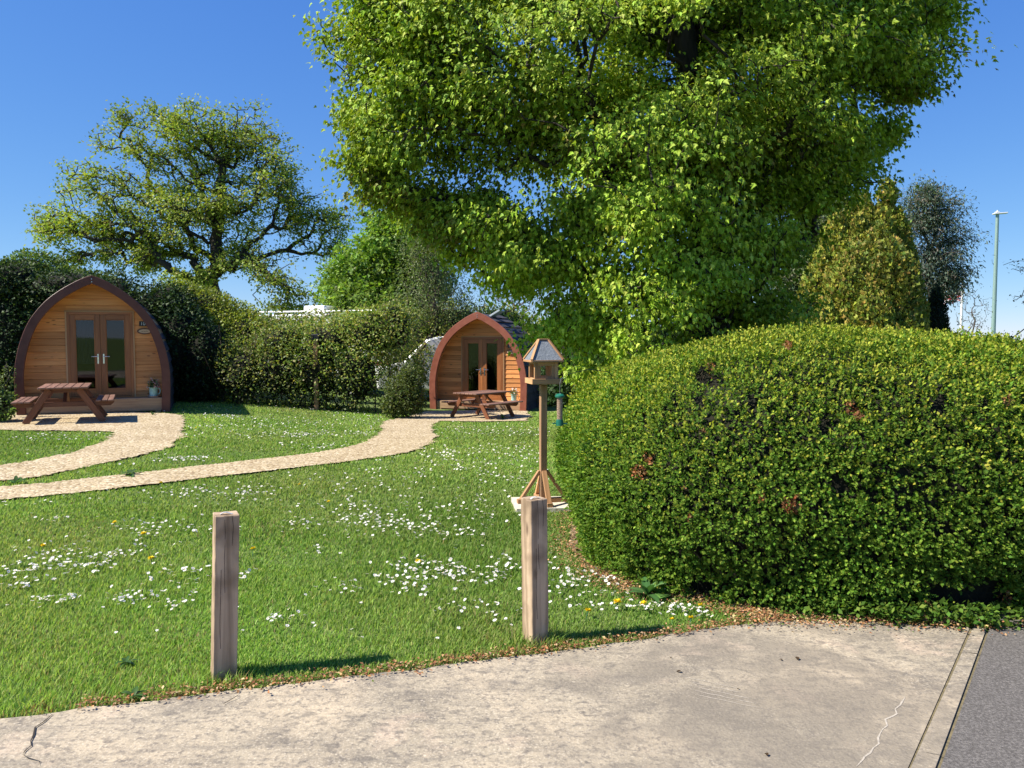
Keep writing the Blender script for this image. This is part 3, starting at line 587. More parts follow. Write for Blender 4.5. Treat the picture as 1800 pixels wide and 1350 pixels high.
# mixed hedgerow with gaps
mixed = [(.20, .28, .055), (.29, .34, .07), (.13, .20, .04), (.33, .31, .10)]
hx = [ell(430, 660, 20.6, 50, 62, .8), ell(495, 650, 20.6, 55, 68, .8), ell(560, 655, 20.6, 55, 68, .8), ell(625, 655, 20.6, 52, 66, .8), ell(500, 602, 20.7, 55, 34, .7), ell(575, 600, 20.7, 60, 40, .7), ell(650, 590, 20.8, 55, 40, .7), ell(690, 585, 21, 45, 48, .7), ell(690, 560, 21.2, 40, 35, .6), ell(610, 580, 21, 60, 24, .6), ell(500, 590, 21, 50, 24, .6), ell(655, 566, 21, 50, 24, .6)]
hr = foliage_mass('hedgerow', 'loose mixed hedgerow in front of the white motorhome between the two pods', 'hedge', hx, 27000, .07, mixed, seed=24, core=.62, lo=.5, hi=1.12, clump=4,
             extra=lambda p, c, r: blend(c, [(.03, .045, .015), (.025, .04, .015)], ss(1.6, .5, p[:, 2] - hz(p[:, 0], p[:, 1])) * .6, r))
stems(hr, [P(x, 700, 20.5) for x in range(400, 700, 12)], 5, 2.0, 46)
foliage_mass('lime_tree', 'bright green leafy tree behind the hedge between the two pods', 'tree', [ell(700, 430, 29, 60, 50, 1.4), ell(655, 480, 29, 60, 55, 1.4), ell(620, 500, 29, 55, 40, 1.2), ell(720, 500, 29, 70, 60, 1.5), ell(640, 530, 28, 80, 35, 1.2), ell(690, 395, 29, 32, 22, .7), ell(640, 378, 29, 10, 5, .2)], 26000, .15, [(.19, .32, .04), (.25, .38, .05), (.12, .21, .03)], seed=25, templ=T_CLUMP, core=.55, clump=6, lo=.6)
be = [ell(765, 460, 25, 50, 50, 1.0), ell(790, 530, 25, 45, 50, .9), ell(745, 440, 25, 40, 30, .8), ell(740, 520, 25, 40, 60, .9), ell(785, 435, 25, 35, 25, .6)]
make_tree('birch_tree', 'fine feathery birch with thin sky-showing foliage left of the right pod', 'tree', be, [gz(P(765, 600, 25)), P(765, 580, 25), P(764, 540, 25), P(766, 500, 25), P(768, 460, 25), P(770, 430, 25)], 800, 15, .16, .06, [(.15, .20, .07), (.2, .24, .1), (.11, .16, .05)], templ=T_DIAMOND, mat='leaf', bf=.5, tip=.006, seed=26, thin=.02, droop=.6)
foliage_mass('leafy_shrub', 'thin leafy shrub screening the white van left of the middle pod', 'shrub', [ell(700, 640, 23.2, 38, 50, .5), ell(735, 640, 23.2, 26, 44, .4), ell(672, 620, 22.6, 30, 45, .5)], 3600, .075, mixed, seed=61, core=0, lo=.2, clump=4)
foliage_mass('tall_shrub', 'loose shrub tops covering the lower edge of the white motorhome', 'shrub', [ell(520, 574, 22.6, 70, 24, .4), ell(620, 568, 22.6, 80, 24, .4), ell(470, 576, 22.4, 30, 22, .4)], 7000, .08, mixed, seed=62, core=0, lo=.2, clump=4)
# hedge behind the right pod
h2 = [ell(740, 620, 25.5, 50, 66, 1), ell(790, 600, 25.5, 55, 52, 1), ell(850, 600, 26, 60, 50, 1), ell(910, 610, 26, 60, 50, 1), ell(965, 620, 25, 60, 60, 1), ell(1020, 640, 24, 50, 70, 1), ell(950, 680, 24, 60, 50, 1), ell(880, 560, 26.5, 50, 20, .7), ell(800, 560, 26.5, 60, 24, .8)]
foliage_mass('bramble_hedge', 'olive green hedge behind and above the right wooden pod', 'hedge', h2, 34000, .085, mixed, seed=27, core=.72, lo=.6, hi=1.15, clump=3)
# bare twiggy tree above the right pod
bt = [ell(890, 540, 30, 55, 45, 1), ell(860, 510, 30, 30, 30, .8), ell(925, 530, 30, 35, 40, .7)]
make_tree('bare_tree', 'nearly leafless twiggy tree against the sky above the right pod', 'tree', bt, [gz(P(905, 600, 30)), P(905, 575, 30), P(903, 545, 30), P(898, 520, 30)], 330, .25, .1, .06, [(.12, .13, .04)], templ=T_DIAMOND, mat='leaf', bf=.5, tip=.008, seed=28, thin=.02, bark='twig', wig=.08)
# golden conifers at right (upright spires)
GOLD = [(.22, .25, .036), (.31, .30, .045), (.14, .19, .03), (.32, .24, .055)]
def spire(px, top, bot, w, Y):
    out = []; hgt = bot - top
    for t, s in ((.12, .33), (.28, .6), (.48, .88), (.7, 1.0), (.92, .95)): out.append(ell(px + rng.uniform(-2, 2), top + max(hgt * t, hgt * .16 + w * .2), Y, w * s, hgt * .16 + w * .2, w * s * Y / F))
    return out
gc_ = []
for a in [(1516, 346, 740, 46, 20.2), (1560, 340, 740, 38, 20.4), (1496, 362, 740, 44, 20.3), (1538, 368, 740, 40, 20.1), (1580, 366, 740, 34, 20.3), (1552, 375, 740, 50, 20.0), (1505, 385, 740, 55, 19.9), (1450, 405, 740, 44, 20.1), (1470, 374, 740, 52, 20.0), (1592, 385, 740, 36, 20.3), (1540, 400, 740, 58, 19.5), (1440, 440, 740, 52, 19.7), (1490, 440, 740, 66, 19.0), (1565, 440, 740, 58, 19.2), (1415, 500, 740, 44, 19.6), (1602, 500, 740, 34, 19.5), (1395, 550, 740, 34, 19.7), (1525, 500, 740, 60, 18.6), (1450, 530, 740, 50, 18.6)]: gc_ += spire(*a)
gc_ += [ell(1525, 520, 19.6, 80, 95, 1.0)]; gc_.append(ell(1559, 325, 20.4, 11, 7, .12)); gc_.append(ell(1561, 345, 20.4, 16, 16, .2))
foliage_mass('golden_conifer', 'broad golden-green conifer with several upright peaks behind the clipped bush', 'tree', gc_, 90000, .10, GOLD, [.35, .25, .3, .1], templ=T_CLUMP, mat='conifer', seed=31, core=.84, lo=.82, hi=1.12, axup=1.1, up=.25, outw=1, lowf=.3, tone=.25, loc=gz(P(1500, 600, 20)), rand=.5)
foliage_mass('dark_conifer', 'narrow blackish conifer at the right foot of the golden conifer', 'tree', spire(1645, 505, 740, 30, 21) + spire(1660, 560, 740, 22, 21), 12000, .09, [(.012, .026, .012), (.018, .035, .014)], templ=T_NARROW, mat='conifer', seed=32, core=.88, axup=1)
ge = [ell(1640, 370, 24, 36, 45, .6), ell(1650, 420, 24, 38, 42, .6), ell(1630, 470, 24, 40, 40, .6), ell(1655, 500, 24, 34, 28, .5), ell(1615, 380, 24, 30, 35, .5), ell(1645, 338, 24, 18, 16, .3), ell(1690, 478, 24, 10, 8, .2)]
make_tree('gum_tree', 'slender grey-blue leaved tree against the sky right of the golden conifer', 'tree', ge, [gz(P(1630, 600, 24)), P(1630, 560, 24), P(1632, 500, 24), P(1636, 440, 24), P(1640, 380, 24)], 800, 32, .15, .10, [(.08, .13, .10), (.13, .18, .13), (.055, .085, .06), (.13, .12, .09)], templ=T_NARROW, mat='leaf', bf=.5, tip=.006, seed=33, thin=.02, droop=.7, spray=(8, .28))
foliage_mass('grey_tree', 'grey-green tree between the maple and the golden conifer', 'tree', [ell(1430, 440, 25, 60, 80, 1.2), ell(1400, 520, 25, 70, 80, 1.2), ell(1460, 380, 25, 45, 40, .8), ell(1490, 360, 25, 26, 16, .5), ell(1380, 600, 24, 90, 60, 1)], 24000, .11, [(.10, .15, .05), (.14, .19, .07), (.17, .19, .11)], seed=34, core=.5, lo=.5, clump=4)
foliage_mass('evergreen_hedge', 'dark evergreen hedge in the shade under the maple', 'hedge', [ell(x, 640, 15.5, 70, 75 + 10 * (i % 2), 1) for i, x in enumerate(range(1010, 1400, 60))], 22000, .08, [(.025, .055, .014), (.04, .08, .018)], seed=35, core=.8)
# sparse saplings and twigs near the flag and at the right edge
for (px, py, Y, rx, ry, nn, nm, lb) in [(1708, 545, 20, 34, 40, 70, 'sapling', 'thin sapling with few leaves beside the flagpole'), (1800, 465, 13, 42, 10, 40, 'overhanging_branch', None), (1825, 522, 13, 40, 26, 40, 'overhanging_branch', None)]:
    if nm == 'sapling': make_tree(nm, lb, 'tree', [ell(px, py, Y, rx, ry, .3)], [gz(P(px, 610, Y)), P(px, 590, Y), P(px, 550, Y)], nn, 2.2, .05, .045, [(.08, .1, .05)], templ=T_DIAMOND, mat='leaf', tip=.004, seed=41, thin=.02, bark='twig')
rt = [ell(1800, 468, 13, 38, 12, .2), ell(1812, 525, 13, 32, 22, .2), ell(1870, 480, 13, 60, 60, .5), ell(1775, 590, 13, 24, 12, .2)]
make_tree('young_tree', 'bare twigs with small leaves reaching in at the right edge', 'tree', rt, [gz(P(1950, 600, 13)), P(1950, 560, 13), P(1930, 520, 13), P(1900, 500, 13)], 210, 2.2, .035, .04, [(.12, .14, .05), (.09, .1, .06)], templ=T_DIAMOND, mat='leaf', tip=.004, seed=42, thin=.02, bark='twig')
foliage_mass('low_shrub', 'small dark shrub just beyond the clipped bush near the lamp post', 'shrub', [ell(1738, 606, 14, 18, 13, .4), ell(1715, 608, 14, 22, 14, .4), ell(1690, 612, 14, 30, 16, .4), ell(1720, 640, 14, 50, 30, .5)], 5000, .045, [(.05, .07, .025), (.08, .09, .03)], seed=43, core=.8)
for i, (px, py, w, hh, Y) in enumerate([(1795, 618, 28, 15, 160)]):
    foliage_mass('distant_tree', ['hazy distant tree on the skyline at the right edge', 'second distant tree just outside the right edge', 'third distant tree outside the right edge'][i], 'tree', [ell(px, py, Y, w, hh, 3), ell(px - w * .4, py + 5, Y, w * .6, hh * .7, 3)], 2500, .7, [(.10, .12, .07), (.13, .14, .09)], templ=T_CLUMP, seed=44 + i, core=.8)
# small bush left of the right pod, weeds by the left pod
fs = foliage_mass('young_shrub', 'small leafy shrub on the lawn at the left side of the right pod', 'shrub', [ell(705, 695, 19.5, 32, 38, .45), ell(722, 665, 19.5, 20, 26, .3), ell(690, 712, 19.3, 20, 20, .3), ell(735, 700, 19.6, 14, 28, .25)], 6500, .055, [(.10, .14, .03), (.14, .17, .045), (.07, .10, .025)], seed=51, core=.5, lo=.4, rand=.8)
stems(fs, [P(705, 730, 19.5)], 6, .9, 10, .008)
foliage_mass('garden_shrub', 'low green shrub at the left edge beside the picnic table', 'shrub', [ell(2, 712, 15.2, 24, 24, .3), ell(-30, 700, 15.2, 30, 40, .4)], 3500, .05, [(.08, .13, .03), (.12, .17, .05)], seed=52, core=.6)
make_tree('climbing_plant', 'upright sprig with pale leaves at the left edge beside the left pod', 'plant', [ell(12, 665, 16, 10, 34, .12), ell(4, 680, 16, 12, 26, .15)], [gz(P(6, 735, 16)), P(7, 710, 16), P(9, 680, 16), P(10, 645, 16)], 90, 4, .03, .045, [(.18, .22, .08), (.12, .17, .05)], templ=T_DIAMOND, mat='leaf', tip=.003, seed=53, thin=.02)

# ------------------------------------------------------------------ the big clipped bush
BC = np.array([3.05, 6.45, 0.]); BA, BB, BH = 2.65, 2.12, 1.62
def bush_surface(n, seed, full=False):
    r = np.random.default_rng(seed); d = unit(r.normal(0, 1, (n, 3))); d[:, 2] = np.abs(d[:, 2]); S = np.array([BA, BB, BH])
    t = (np.abs(d) ** 3.25).sum(1) ** (-1 / 3.25); q = d * t[:, None]; nrm = unit(np.sign(d) * np.abs(q) ** 2.25 / S); p = q * S + BC
    low = ss(0, .6, p[:, 2]); k = .94 + .06 * low; p[:, 0] = BC[0] + (p[:, 0] - BC[0]) * k; p[:, 1] = BC[1] + (p[:, 1] - BC[1]) * k
    p[:, 2] -= .085 * np.clip(p[:, 0] - 2.5, 0, 9) ** 2 * ss(.5, 1.6, p[:, 2])
    # lumps left by clipping, radial
    lump = .055 * vnoise(p, 1.9, 61) + .028 * vnoise(p, 5.5, 62) + .012 * vnoise(p, 14, 63); p = p + nrm * lump[:, None]
    return p, nrm
def bush_points():
    r = np.random.default_rng(8); p, nm = bush_surface(105000, 8); view = unit(np.array([0, 0, EYE]) - p)
    keep = ((view * nm).sum(1) > -.3) | (r.uniform(0, 1, len(p)) < .3)
    keep &= r.uniform(0, 1, len(p)) > .12 + .4 * (vnoise(p, 3.2, 71) > 1.05)
    HOLES = [(1478, 855, .075), (1232, 660, .07), (1260, 668, .06), (1465, 740, .045), (1455, 755, .04), (1640, 715, .05), (1660, 700, .05), (1175, 880, .05), (1325, 700, .04), (1120, 735, .035), (1690, 860, .04), (1560, 1088, .09), (1600, 1085, .09), (1420, 1062, .05), (1225, 1040, .08), (1700, 1060, .1), (1740, 1045, .08), (1650, 1040, .06), (1660, 930, .05), (1540, 985, .04), (1300, 960, .04), (1380, 850, .035)]
    o = np.array([0, 0, EYE])
    for (a, b, rad) in HOLES:
        dd = ray(a, b); dd = dd / np.linalg.norm(dd); tt = (p - o) @ dd; dist = np.linalg.norm(p - o - tt[:, None] * dd, axis=1); keep &= (dist > rad * r.uniform(.75, 1.15, len(p))) | ((view * nm).sum(1) < 0)
    return p[keep], nm[keep], r
bp, bn, br_ = bush_points()
# each point is a short sprig of leaves
K = 6; n0 = len(bp); sprig = unit(bn * .8 + br_.normal(0, .42, bn.shape) + UP * .25); ln = br_.uniform(.03, .085, n0)
base = bp - bn * br_.uniform(.0, .09, (n0, 1)) ** 1.0
t_ = np.tile(np.linspace(.15, 1.0, K), n0)[:, None]; sp_ = np.repeat(sprig, K, 0); pos_ = np.repeat(base, K, 0) + sp_ * t_ * np.repeat(ln, K)[:, None]
side = unit(br_.normal(0, 1, pos_.shape)); side = unit(side - (side * sp_).sum(1, keepdims=True) * sp_)
ax_ = unit(sp_ * (.35 + .9 * t_) + side * (1.15 - .5 * t_)); nr_ = unit(sp_ * .9 - side * .4 + np.repeat(bn, K, 0) * .3 + UP * .25 + br_.normal(0, .2, pos_.shape))
cb = palette(len(pos_), [(.11, .205, .022), (.16, .255, .03), (.062, .135, .016), (.22, .29, .038)], [.34, .25, .29, .12], .18, br_)
cb *= (1 + .20 * vnoise(pos_, 1.9, 77))[:, None]; sunny_tips = ss(.6, 1.0, t_[:, 0]) * ss(.55, 1.5, pos_[:, 2] + .15 * vnoise(pos_, 1.2, 78)) * .95
cb = blend(cb, [(.30, .35, .035), (.36, .38, .05)], sunny_tips, br_)  # yellower tips towards the bush top: some new growth, mostly painted sunlight
oo = np.array([0, 0, EYE])
for (a, b, rad) in [(1388, 890, .045), (1402, 880, .03), (1495, 718, .04), (1508, 730, .03), (1242, 665, .035), (1232, 668, .02), (1765, 1050, .035), (1205, 862, .018), (1212, 910, .02), (1250, 645, .03), (1385, 608, .03), (1235, 760, .02), (1770, 705, .03), (1630, 1060, .02), (1340, 880, .02), (1125, 830, .05), (1140, 805, .04)]:
    dd = ray(a, b); dd = dd / np.linalg.norm(dd); tt = (pos_ - oo) @ dd; dist = np.linalg.norm(pos_ - oo - tt[:, None] * dd, axis=1)
    m_ = (dist < rad) & (br_.uniform(0, 1, len(pos_)) < .8); cb[m_] = palette(int(m_.sum()), [(.30, .10, .04), (.38, .17, .08), (.18, .07, .03), (.34, .22, .09)], r=br_)
bush = empty('clipped_bush', (3.0, 6.45, 0), label='very large rounded clipped green bush at the right beside the concrete', cat='bush')
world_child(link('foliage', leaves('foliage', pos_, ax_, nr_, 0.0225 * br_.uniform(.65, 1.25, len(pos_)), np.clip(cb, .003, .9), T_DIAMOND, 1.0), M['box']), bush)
cpts, cn = None, None
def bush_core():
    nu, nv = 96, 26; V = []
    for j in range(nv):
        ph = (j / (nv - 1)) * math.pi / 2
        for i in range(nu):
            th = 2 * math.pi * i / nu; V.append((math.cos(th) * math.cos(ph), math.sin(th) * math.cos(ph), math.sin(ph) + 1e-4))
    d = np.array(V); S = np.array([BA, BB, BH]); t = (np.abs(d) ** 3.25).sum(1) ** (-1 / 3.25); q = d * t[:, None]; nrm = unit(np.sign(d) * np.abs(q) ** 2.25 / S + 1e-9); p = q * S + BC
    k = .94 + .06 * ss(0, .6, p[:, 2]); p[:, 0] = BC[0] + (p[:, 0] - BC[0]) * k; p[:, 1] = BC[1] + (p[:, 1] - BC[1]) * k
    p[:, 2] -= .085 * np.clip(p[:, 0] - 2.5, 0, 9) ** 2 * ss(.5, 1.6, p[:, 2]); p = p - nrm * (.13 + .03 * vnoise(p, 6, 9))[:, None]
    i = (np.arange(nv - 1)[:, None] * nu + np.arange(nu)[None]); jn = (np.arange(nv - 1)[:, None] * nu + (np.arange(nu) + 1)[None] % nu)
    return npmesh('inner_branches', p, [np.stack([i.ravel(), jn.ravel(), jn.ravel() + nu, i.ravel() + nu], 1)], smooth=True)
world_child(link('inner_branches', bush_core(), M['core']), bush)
# twigs just inside, seen through the gaps
tp, tn = bush_surface(5000, 99); r_ = np.random.default_rng(4); tv = unit(tn * .6 + r_.normal(0, .6, tn.shape)); A_ = tp - tn * .16; B_ = A_ + tv * r_.uniform(.06, .16, (5000, 1))
pp = np.stack([A_, B_], 1).reshape(-1, 3); pr = np.tile([-1, 0], 5000); pr = np.where(pr < 0, -1, np.arange(10000) - 1)
world_child(link('twigs', tubes('twigs', pp, pr, np.full(10000, .003), 4), noisy('old_wood', (.02, .015, .01), (.05, .038, .024), 20, .9, .2)), bush)

# ------------------------------------------------------------------ camping pods
PROF = [(0, .985), (.1, .993), (.2, 1.0), (.3, 1.0), (.4, .975), (.5, .93), (.6, .865), (.68, .79), (.76, .68), (.82, .575), (.87, .46), (.915, .335), (.955, .205), (.98, .11), (1.0, 0)]
def pod_profile(W, H, inset=0.0, n=60):
    hs = np.array([p[0] for p in PROF]); ws = np.array([p[1] for p in PROF])
    t = np.concatenate([[0], np.cumsum(np.hypot(np.diff(hs * H), np.diff(ws * W)))]); q = np.linspace(0, t[-1], n); h = np.interp(q, t, hs) * H; w = np.interp(q, t, ws) * W
    for _ in range(3): h[1:-1] = (h[:-2] + 2 * h[1:-1] + h[2:]) / 4; w[1:-1] = (w[:-2] + 2 * w[1:-1] + w[2:]) / 4
    if inset:
        dx = np.gradient(w); dz = np.gradient(h); L = np.hypot(dx, dz); nx, nz = dz / L, -dx / L; w2 = w - nx * inset; h2 = h - nz * inset
        h2[0] = 0; ok = w2 > 0; w2, h2 = w2[ok], h2[ok]
        slope = (h2[-1] - h2[-2]) / (w2[-1] - w2[-2] + 1e-9); w2 = np.append(w2, 0); h2 = np.append(h2, h2[-1] - slope * (w2[-2])); 
        return w2, h2
    return w, h
def text_mesh(name, body, size, mat, parent, loc, rot=(R(90), 0, 0), ext_=.002):
    cu = bpy.data.curves.new(name, 'FONT'); cu.body = body; cu.size = size; cu.extrude = ext_; cu.align_x = 'CENTER'; cu.align_y = 'CENTER'; t = bpy.data.objects.new(name, cu); COL.objects.link(t)
    bpy.context.view_layer.update(); me = bpy.data.meshes.new_from_object(t.evaluated_get(bpy.context.evaluated_depsgraph_get())); bpy.data.objects.remove(t); o = link(name, me, mat, parent); o.location = loc; o.rotation_euler = rot; return o
def make_pod(label, loc, rz, W, H, depth, dx0, dw, dh, deck, fascia, fin, over, curtain, number, vent, bw=.125):
    root = empty('camping_pod', loc, rz, label=label, cat='camping pod', group='arched wooden camping pods')
    w, h = pod_profile(W, H); wi, hi = pod_profile(W, H, fin)
    # front fascia arch
    def ring(mb, wo, ho, wi_, hi_, y0, y1):
        # both sides as one closed band
        n = len(wo); m = 60; q = np.linspace(0, 1, m); f = lambda a: np.interp(q, np.linspace(0, 1, len(a)), a)
        ow, oh, iw, ih = f(wo), f(ho), f(wi_), f(hi_); OX = np.concatenate([-ow, ow[::-1][1:]]); OZ = np.concatenate([oh, oh[::-1][1:]]); IX = np.concatenate([-iw, iw[::-1][1:]]); IZ = np.concatenate([ih, ih[::-1][1:]])
        V = []; 
        for y in (y0, y1):
            V += [(a, y, b) for a, b in zip(OX, OZ)]; V += [(a, y, b) for a, b in zip(IX, IZ)]
        L = len(OX); Fs = []
        for i in range(L - 1):
            Fs += [[i, i + 1, L + i + 1, L + i], [2 * L + i, 3 * L + i, 3 * L + i + 1, 2 * L + i + 1], [i, 2 * L + i, 2 * L + i + 1, i + 1], [L + i, L + i + 1, 3 * L + i + 1, 3 * L + i]]
        Fs += [[0, L, 3 * L, 2 * L], [L - 1, 3 * L - 1, 4 * L - 1, 2 * L - 1]]
        return mb.add(V, Fs, None, .5)
    ring(MB(), w, h, wi, hi, -.03, .03).build('front_arch', fascia, root, .006)
    # apex bracket bolts
    
    for q in (.08, .14): b = MB(); b.cyl((0, -.036, H - q), (0, -.028, H - q), .012); b.build('bolt', M['metal'], root)
    # shell: shingle courses with lifted lower edges + lining inside
    ws, hs = pod_profile(W - .045, H - .045, 0, 16 if W > 1.5 else 14); mb = MB()
    nseg = len(ws)
    for sgn in (-1, 1):
        for i in range(nseg - 1):
            lo_ = np.array([ws[i], hs[i]]); hi_ = np.array([ws[i + 1], hs[i + 1]]); t = hi_ - lo_; t /= np.linalg.norm(t); nn = np.array([t[1], -t[0]])
            a = lo_ + nn * .036 - t * .02; c = hi_ + nn * .006; tabs = int(depth / .24)
            for k in range(tabs):
                y0 = .03 + (depth - .03) * k / tabs; y1 = .03 + (depth - .03) * (k + 1) / tabs - .006; jl = rng.uniform(-.006, .012); aa = a + nn * jl; x = sgn
                V = [(x * aa[0], y0, aa[1]), (x * aa[0], y1, aa[1]), (x * c[0], y1, c[1]), (x * c[0], y0, c[1])]; nv = nn * .008
                V += [(q[0] - x * nv[0], q[1], q[2] - nv[1]) for q in V]; mb.add(V, [[0, 1, 2, 3], [7, 6, 5, 4], [0, 4, 5, 1], [1, 5, 6, 2], [2, 6, 7, 3], [3, 7, 4, 0]])
    mb.build('shingle_roof', M['shingle'], root)
    wl, hl = pod_profile(W, H, .055); wl2, hl2 = pod_profile(W, H, .09); lm = MB(); ring(lm, wl, hl, wl2, hl2, .032, depth); lm.build('shell_lining', M['lining'], root)
    bk = MB(); pts = [(-a, b_) for a, b_ in zip(wl, hl)] + [(a, b_) for a, b_ in zip(wl[::-1][1:], hl[::-1][1:])]; bk.prism(pts, 'y', depth - .04, depth - .002); bk.build('back_wall', M['clad'], root)
    # front wall boards (recessed)
    yw = over; wf = lambda z: np.interp(z, hl2, wl2); fr = MB(); z = deck; x0 = dx0 - dw / 2; x1 = dx0 + dw / 2; top = deck + dh
    rows = []
    while z < hl2[-1] - .03: rows.append((z, min(z + bw, hl2[-1]))); z += bw
    def board(a, b_, z0, z1, xa2=None, xb2=None):
        xa2 = a if xa2 is None else xa2; xb2 = b_ if xb2 is None else xb2
        V = [(a, yw - .024, z0 + .004), (b_, yw - .024, z0 + .004), (xb2, yw - .010, z1), (xa2, yw - .010, z1), (a, yw + .02, z0 + .004), (b_, yw + .02, z0 + .004), (xb2, yw + .02, z1), (xa2, yw + .02, z1)]
        g = np.array(V); fr.add(V, [[0, 1, 2, 3], [7, 6, 5, 4], [0, 4, 5, 1], [1, 5, 6, 2], [2, 6, 7, 3], [3, 7, 4, 0]], g)
    for z0, z1 in rows:
        wa, wb = float(wf(z0)) - .002, max(.01, float(wf(z1)) - .002)
        if z1 <= top + .001: board(-wa, x0, z0, z1, -wb, x0); board(x1, wa, z0, z1, x1, wb)
        elif z0 < top:
            board(-wa, x0, z0, z1, -wb, x0); board(x1, wa, z0, z1, x1, wb); board(x0, x1, top, z1)
        else: board(-wa, wa, z0, z1, -wb, wb)
    fr.build('front_wall', M['clad'], root)
    # trim round the door opening, door frame, two leaves
    t = MB(); tw = .028; t.box((x0 - tw / 2 + .004, yw - .03, deck + dh / 2), (tw, .03, dh)); t.box((x1 + tw / 2 - .004, yw - .03, deck + dh / 2), (tw, .03, dh)); t.box((dx0, yw - .03, top + tw / 2), (dw + 2 * tw, .03, tw)); t.build('door_trim', M['trim'], root)
    fw = .055; f = MB(); f.box((x0 + fw / 2 + .004, yw - .012, deck + dh / 2), (fw, .07, dh)); f.box((x1 - fw / 2 - .004, yw - .012, deck + dh / 2), (fw, .07, dh)); f.box((dx0, yw - .012, top - fw / 2), (dw - 2 * fw - .008, .07, fw)); f.box((dx0, yw - .012, deck + .02), (dw - 2 * fw - .008, .08, .04)); f.build('door_frame', M['door'], root, .003)
    lw = (dw - 2 * fw - .008) / 2 - .002; st = .105; zb = deck + .045; zt = top - fw - .004; bot = .15
    for s in (-1, 1):
        cx = dx0 + s * (lw / 2 + .0015); d = MB(); y = yw - .022; hh = zt - zb
        d.box((cx - lw / 2 + st / 2, y, zb + hh / 2), (st, .05, hh)); d.box((cx + lw / 2 - st / 2, y, zb + hh / 2), (st, .05, hh)); iw_ = lw - 2 * st
        d.box((cx, y, zb + bot / 2), (iw_, .048, bot)); d.box((cx, y, zt - .05), (iw_, .048, .1))
        # glazing bead
        g0, g1 = zb + bot, zt - .1
        for xx in (-1, 1): d.box((cx + xx * (iw_ / 2 - .008), y - .012, (g0 + g1) / 2), (.016, .02, g1 - g0))
        d.box((cx, y - .012, g0 + .008), (iw_ - .034, .02, .016)); d.box((cx, y - .012, g1 - .008), (iw_ - .034, .02, .016))
        door = d.build('door', M['door'], root, .003)
        gl = MB(); gl.box((cx, y + .004, (g0 + g1) / 2), (iw_ - .002, .006, g1 - g0 - .002)); gl.build('glass_pane', M['glass'], door)
        hx2 = dx0 + s * .055; hz_ = deck + dh * .475; hd = MB(); hd.box((hx2, y - .029, hz_ - .03), (.028, .008, .21)); hd.cyl((hx2, y - .03, hz_ + .02), (hx2, y - .075, hz_ + .02), .009); hd.cyl((hx2 - s * .006, y - .07, hz_ + .02), (hx2 + s * .125, y - .072, hz_ + .018), .009, .007); hd.cyl((hx2, y - .034, hz_ - .085), (hx2, y - .045, hz_ - .085), .011)
        hd.build('handle', M['chrome'], door, 0, True)
        if curtain and s < 0:
            V = []; Fs = []; n = 24; zt2 = g1 - .02; zb2 = g0 + .55
            for i in range(n + 1):
                xx = cx - iw_ / 2 + iw_ * i / n; yy = yw + .05 + .012 * math.sin(i * 2.1); V += [(xx, yy, zt2 - .02 + .02 * abs(math.sin(i * .55))), (xx, yy + .006, zb2)]
            for i in range(n): Fs.append([2 * i, 2 * i + 2, 2 * i + 3, 2 * i + 1])
            cm = MB(); cm.add(V, Fs); cm.build('curtain', M['curtain'], root)
    inn = MB(); inn.box((dx0, yw + 1.3, deck + dh / 2), (dw + .5, .02, dh)); inn.box((dx0, yw + .75, deck + .01), (dw + .5, 1.08, .02)); inn.box((dx0 - dw / 2 - .2, yw + .7, deck + dh / 2), (.02, 1.1, dh)); inn.box((dx0 + dw / 2 + .2, yw + .7, deck + dh / 2), (.02, 1.1, dh)); inn.build('interior', M['inner'], root)
    # deck
    wd = float(np.interp(.15, hi, wi)) + .02; dk = MB(); dk.box((0, .05, deck / 2 + .01), (2 * wd - .04, .04, deck - .05)); k = 4; dpt = over - .06
    for i in range(k): dk.box((0, .035 + dpt / k * (i + .5), deck - .014), (2 * wd - .02, dpt / k - .006, .028))
    dk.build('deck', M['deck'], root, .003)
    for s in (-1, 1):
        q = MB(); q.box((s * (wd - .10), .09, .0), (.1, .12, .06)); q.build('foot_block', M['deck'], root)
    bf_ = MB(); bf_.box((0, depth / 2 + .1, .1), (2 * wd - .3, depth - .35, .12)); bf_.build('floor_frame', M['deck'], root)
    # oval sign and number plate
    sx = x1 + tw + .035 + .17; sz = top - .41; V = []; n = 32
    def oval(mb, a, b_, ya, yb): mb.prism([(sx + a * math.cos(2 * math.pi * i / n), sz + b_ * math.sin(2 * math.pi * i / n)) for i in range(n)], 'y', ya, yb)
    sg = MB(); oval(sg, .158, .068, yw - .045, yw - .026); so_ = sg.build('oval_sign', M['brown'], root); sg = MB(); oval(sg, .125, .043, yw - .050, yw - .046); sc = sg.build('sign_face', M['cream'], so_)
    mk = MB(); 
    for i in range(7): mk.box((sx - .06 + i * .019, yw - .0525, sz + .003 * ((i * 7) % 3 - 1)), (.009, .003, .013 + .005 * ((i * 5) % 2)))
    mk.build('lettering', M['brown'], so_)
    nb = MB(); nb.box((sx - .035, yw - .032, sz + .165), (.15, .012, .105)); npl = nb.build('number_plate', M['black'], root)
    text_mesh('number', number, .105, M['metal'], npl, (sx - .035, yw - .040, sz + .163))
    if vent:
        i = -6; wv, hv = pod_profile(W, H); k2 = int(len(wv) * .90); tdir = np.array([wv[k2] - wv[k2 - 3], hv[k2] - hv[k2 - 3]]); ang = math.atan2(tdir[1], tdir[0]); v = MB()
        v.box((wv[k2] + .04, .9, hv[k2] + .09), (.34, .5, .05), np.array(Matrix.Rotation(-ang - R(60), 3, 'Y'))); v.build('roof_vent', M['vent'], root, .006)
    return root
def yaw_pos(px, py, Y): p = P(px, py, Y); return (float(p[0]), float(p[1]), float(hz(p[0], p[1])))
POD1_RZ, POD2_RZ = R(21), R(-15)
